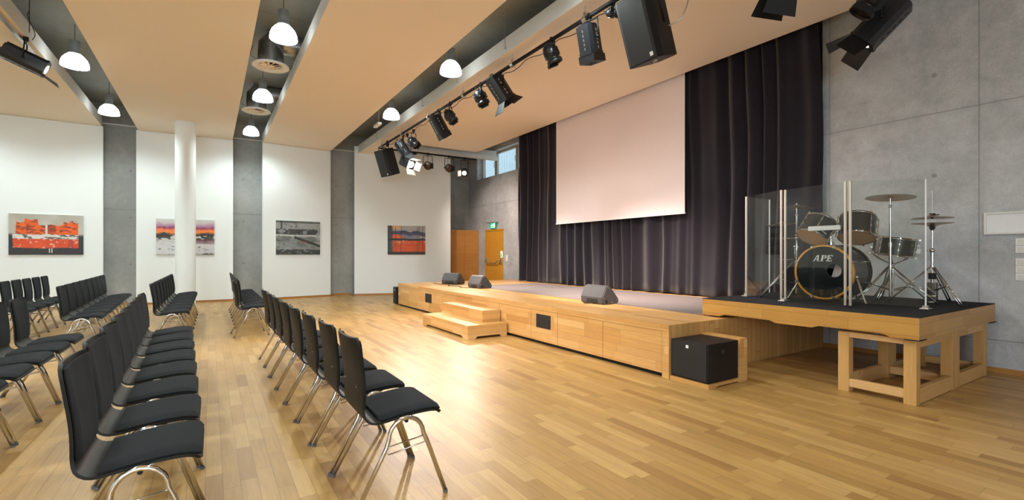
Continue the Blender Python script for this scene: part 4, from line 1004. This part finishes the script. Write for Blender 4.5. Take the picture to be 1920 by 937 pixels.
def paint1(u, v, N):
    c = mixc(H('#c9c8c2'), H('#a09a88'), N(u * 4, v * 3)); 
    if v < .52: c = mixc(c, BLK, (.54 - v) * 14 + (N(u * 9, v * 9) - .5))
    if .05 < u < .93:
        top = .80 + .07 * (N(u * 14, 2) - .5) + (.07 if .2 < u < .38 else 0) + (.05 if .80 < u < .86 else 0) - (.06 if .38 < u < .72 else 0)
        if .50 < v < top and .07 + .03 * N(v * 9, 1) < u < .91 + .03 * N(v * 9, 4):
            c = mixc(H('#ee6a1e'), H('#d85018'), N(u * 11, v * 8))
            if N(u * 16, v * 26) > .60 : c = mixc(c, DRK, .75)
            if .5 < u < .62 and v > .55: c = mixc(c, H('#6b2c22'), .65)
            if abs(u - .49) < .012: c = WHT
        if .395 < v <= .50 + .03 * (N(u * 12, 7) - .5): c = WHT if N(u * 14, v * 30) > .40 else H('#605a58')
        if .15 + .03 * N(u * 9, 1) < v < .395 and .04 + .03 * N(v * 13, 3) < u < .95 - .03 * N(v * 11, 5):
            c = mixc(H('#c8381c'), H('#df5a26'), N(u * 8, v * 14) * 1.3 - .1)
            if N(u * 22, v * 16) > .66: c = mixc(c, H('#e9b4a4'), .7)
            if .78 < u < .86: c = mixc(c, H('#8c2c3c'), .5)
        if v < .16 and (abs(u - .53) < .01 or abs(u - .565) < .008) and v > .05: c = WHT
    return c
def paint2(u, v, N):
    w = v + .12 * (N(u * 7, v * 5) - .5) + .06 * (N(u * 22, v * 18) - .5)
    st = [(.0, H('#5c5860')), (.05, H('#c9c9cc')), (.30, H('#d2d2d4')), (.42, H('#5a4648')), (.50, H('#33332f')), (.57, H('#302a30')), (.62, H('#ee8a3c')), (.70, H('#f07c4c')), (.76, H('#82305a')), (.84, H('#b58aa8')), (.92, H('#c8c2c2')), (1, H('#cfcfc9'))]
    for (a, ca), (b, cb) in zip(st, st[1:]):
        if a <= w <= b: c = mixc(ca, cb, ((w - a) / (b - a)) ** 1.0); break
    else: c = st[-1][1] if w > 1 else st[0][1]
    if v < .42 and u < .5: c = mixc(c, H('#d6d8da'), .7 if N(u * 9, v * 16) < .62 else 0)
    if .35 < v < .55 and N(u * 14, v * 20) > .62: c = mixc(c, WHT, .8)
    if u > .6 and .3 < v < .42: c = mixc(c, H('#74364a'), .6)
    if v < .3 and N(u * 18, v * 30) > .68: c = mixc(c, H('#707078'), .8)
    return c
def paint3(u, v, N):
    c = mixc(H('#6a716f'), H('#9aa09f'), N(u * 5, v * 7) * 1.6 - .3)
    if v > .72: c = mixc(c, H('#a8acaa'), .5)
    if .56 < v + .04 * N(u * 5, 3) < .60: c = mixc(c, H('#d5d8d8'), .8)
    if .60 < v < .76 and N(u * 8, v * 9) > .47: c = mixc(c, H('#262a2a'), .85)
    if abs(v - (.50 - (u - .45) * .45)) < .04 and u > .4: c = mixc(c, H('#232526'), .9)
    if v < .13 + .05 * N(u * 12, 4): c = mixc(c, H('#202224'), .85 if N(u * 20, v * 20) > .35 else .2)
    if v > .94: c = mixc(c, H('#202224'), .7)
    if abs(u - .11 - .02 * N(v * 9, 2)) < .02 and v > .74: c = mixc(c, H('#202224'), .8)
    if N(u * 18 + 30, v * 22) > .68: c = mixc(c, H('#2c3030'), .6)
    if .55 < u < .68 and .35 < v < .40: c = mixc(c, H('#9a5a3c'), .6)
    return c
def paint4(u, v, N):
    c = mixc(H('#b4aea8'), H('#948e8c'), N(u * 4, v * 5))
    if v > .88 and .1 < u < .36: c = H('#d8a878')
    if .66 < v + .12 * (N(u * 5, 1) - .5) < .80: c = mixc(H('#33333c'), H('#54527a'), N(u * 7, v * 6))
    if .56 < v < .70 and .3 < u < .8: c = mixc(c, H('#5c5a86'), .6)
    if u < .12: c = mixc(BLK, H('#4a4c50'), N(u * 12, v * 12))
    if .1 < v < .53 and u > .12: c = mixc(H('#e2601c'), H('#c44a16'), N(u * 7, v * 9)); c = mixc(c, H('#e8b08c'), .7 if v > .40 and N(u * 16, v * 16) > .62 else 0)
    if .5 < v < .70 and .13 < u < .42 and N(u * 7, v * 7) > .35: c = H('#e0601e')
    if abs(v - .53 + .02 * N(u * 9, 1)) < .035: c = H('#262226')
    if v < .1: c = H('#3a2a22')
    for k in (.13, .21, .35, .79, .83, .92):
        if abs(u - k - .03 * (N(v * 4, k * 20) - .5)) < .007 and v < .95: c = mixc(c, H('#262226'), .85)
    return c
def painting(panel, u0, u1, z0, z1, fn, seed, label):
    (ax, ay), (bx, by) = panel; a = Vector((ax, ay)); b = Vector((bx, by)); dr_ = (b - a).normalized(); nn = Vector((dr_.y, -dr_.x))
    W = u1 - u0; Hh = z1 - z0
    o3 = a + dr_ * u0 + nn * .004
    r = thing('painting', label, 'painting', (o3.x, o3.y, z0), 'paintings on the white wall panels')
    r.rotation_euler.z = math.atan2(dr_.y, dr_.x)
    MB().box(0, W, -.028, 0, 0, Hh).build('stretcher', 'fascia', r)
    NX = 150; NZ = max(60, int(150 * Hh / W)); N = vnoise(seed)
    m = MB(); m.v = [(W * i / NX, -.0295, Hh * j / NZ) for j in range(NZ + 1) for i in range(NX + 1)]
    m.f = [(j * (NX + 1) + i, j * (NX + 1) + i + 1, (j + 1) * (NX + 1) + i + 1, (j + 1) * (NX + 1) + i) for j in range(NZ) for i in range(NX)]
    m.sm = [False] * len(m.f); m.mi = [0] * len(m.f)
    o = m.build('canvas', 'paint', r)
    at = o.data.attributes.new('paint', 'FLOAT_COLOR', 'POINT'); buf = []
    for j in range(NZ + 1):
        for i in range(NX + 1): buf += list(fn(i / NX, j / NZ, N)) + [1]
    at.data.foreach_set('color', buf)
def upos(panel, px):   # distance along a panel where the image column px meets it
    (ax, ay), (bx, by) = panel; d = Vector((bx - ax, by - ay)).normalized(); k = (px - 960) / 890.2
    rx = math.sin(TH) + k * math.cos(TH); ry = math.cos(TH) - k * math.sin(TH)
    t = (ry * ax - rx * ay) / (rx * d.y - ry * d.x); return t
P0 = ((-4.0, 14.947), (-2.19, 15.04))
painting(P0, upos(P0, 16.6), upos(P0, 157), 1.262, 2.19, paint1, 5, 'wide painting of orange and red blocks over black, leftmost on the wall')
painting(PAN[1], upos(PAN[1], 293), upos(PAN[1], 402), 1.262, 2.18, paint2, 11, 'painting with orange and purple sky over white, half hidden by the column')
painting(PAN[2], upos(PAN[2], 516.6), upos(PAN[2], 599.4), 1.262, 2.23, paint3, 23, 'grey and black landscape-like painting between two concrete strips')
painting(PAN[3], upos(PAN[3], 726.8), upos(PAN[3], 797.4), 1.262, 2.17, paint4, 31, 'painting with orange block and dark posts, nearest to the stage')

# ================================================================ STAGE LIGHT BEAMS (in the lit luminaires, and added in unlit ones)
for y_, d_ in ((6.3, (.90, -.06, -.43)), (3.6, (.88, .14, -.45))):  # two unseen luminaires added to light the stage from the left
    q = boxlight((-2.22, y_, 4.05), d_, 'black stage light added on the left ceiling track, outside the picture', L=.46, hw=.10, hh=.115, doors=(.3, None, .3, None), lit=1, pz=4.35, ds=.2)
    q['group'] = 'stage lights added outside the picture'
    lit_from(q, d_, 330 if y_ > 5 else 240, 1.0, .46, rad=.09, blend=.8)
lit_from(LL, (.86, -.20, -.50), 480, 1.05, .46, rad=.09, blend=.8)
lit_from(FR, (-.10, -.78, -.60), 460, 1.5, .34, rad=.09, blend=.9)
lit_from(Q3, (-.30, -.72, -.62), 460, 1.6, .30, rad=.09, blend=.9)
lit_from(K_, (-.30, .80, -.62), 170, 1.4, .46, rad=.09, blend=.9)
lit_from(F_, (.55, -.10, -.83), 900, 1.1, .4, rad=.1, blend=1)  # from here down: beams added in unlit-looking luminaires to brighten stage and curtain
lit_from(C, (.55, -.05, -.83), 900, 1.1, .36, rad=.1, blend=1)
lit_from(H_, (.55, .25, -.83), 800, 1.1, .3, rad=.1, blend=1)
lit_from(A, (.84, .36, -.44), 520, 1.1, .36, rad=.1, blend=1)  # beam added in an unlit luminaire to brighten the door wall
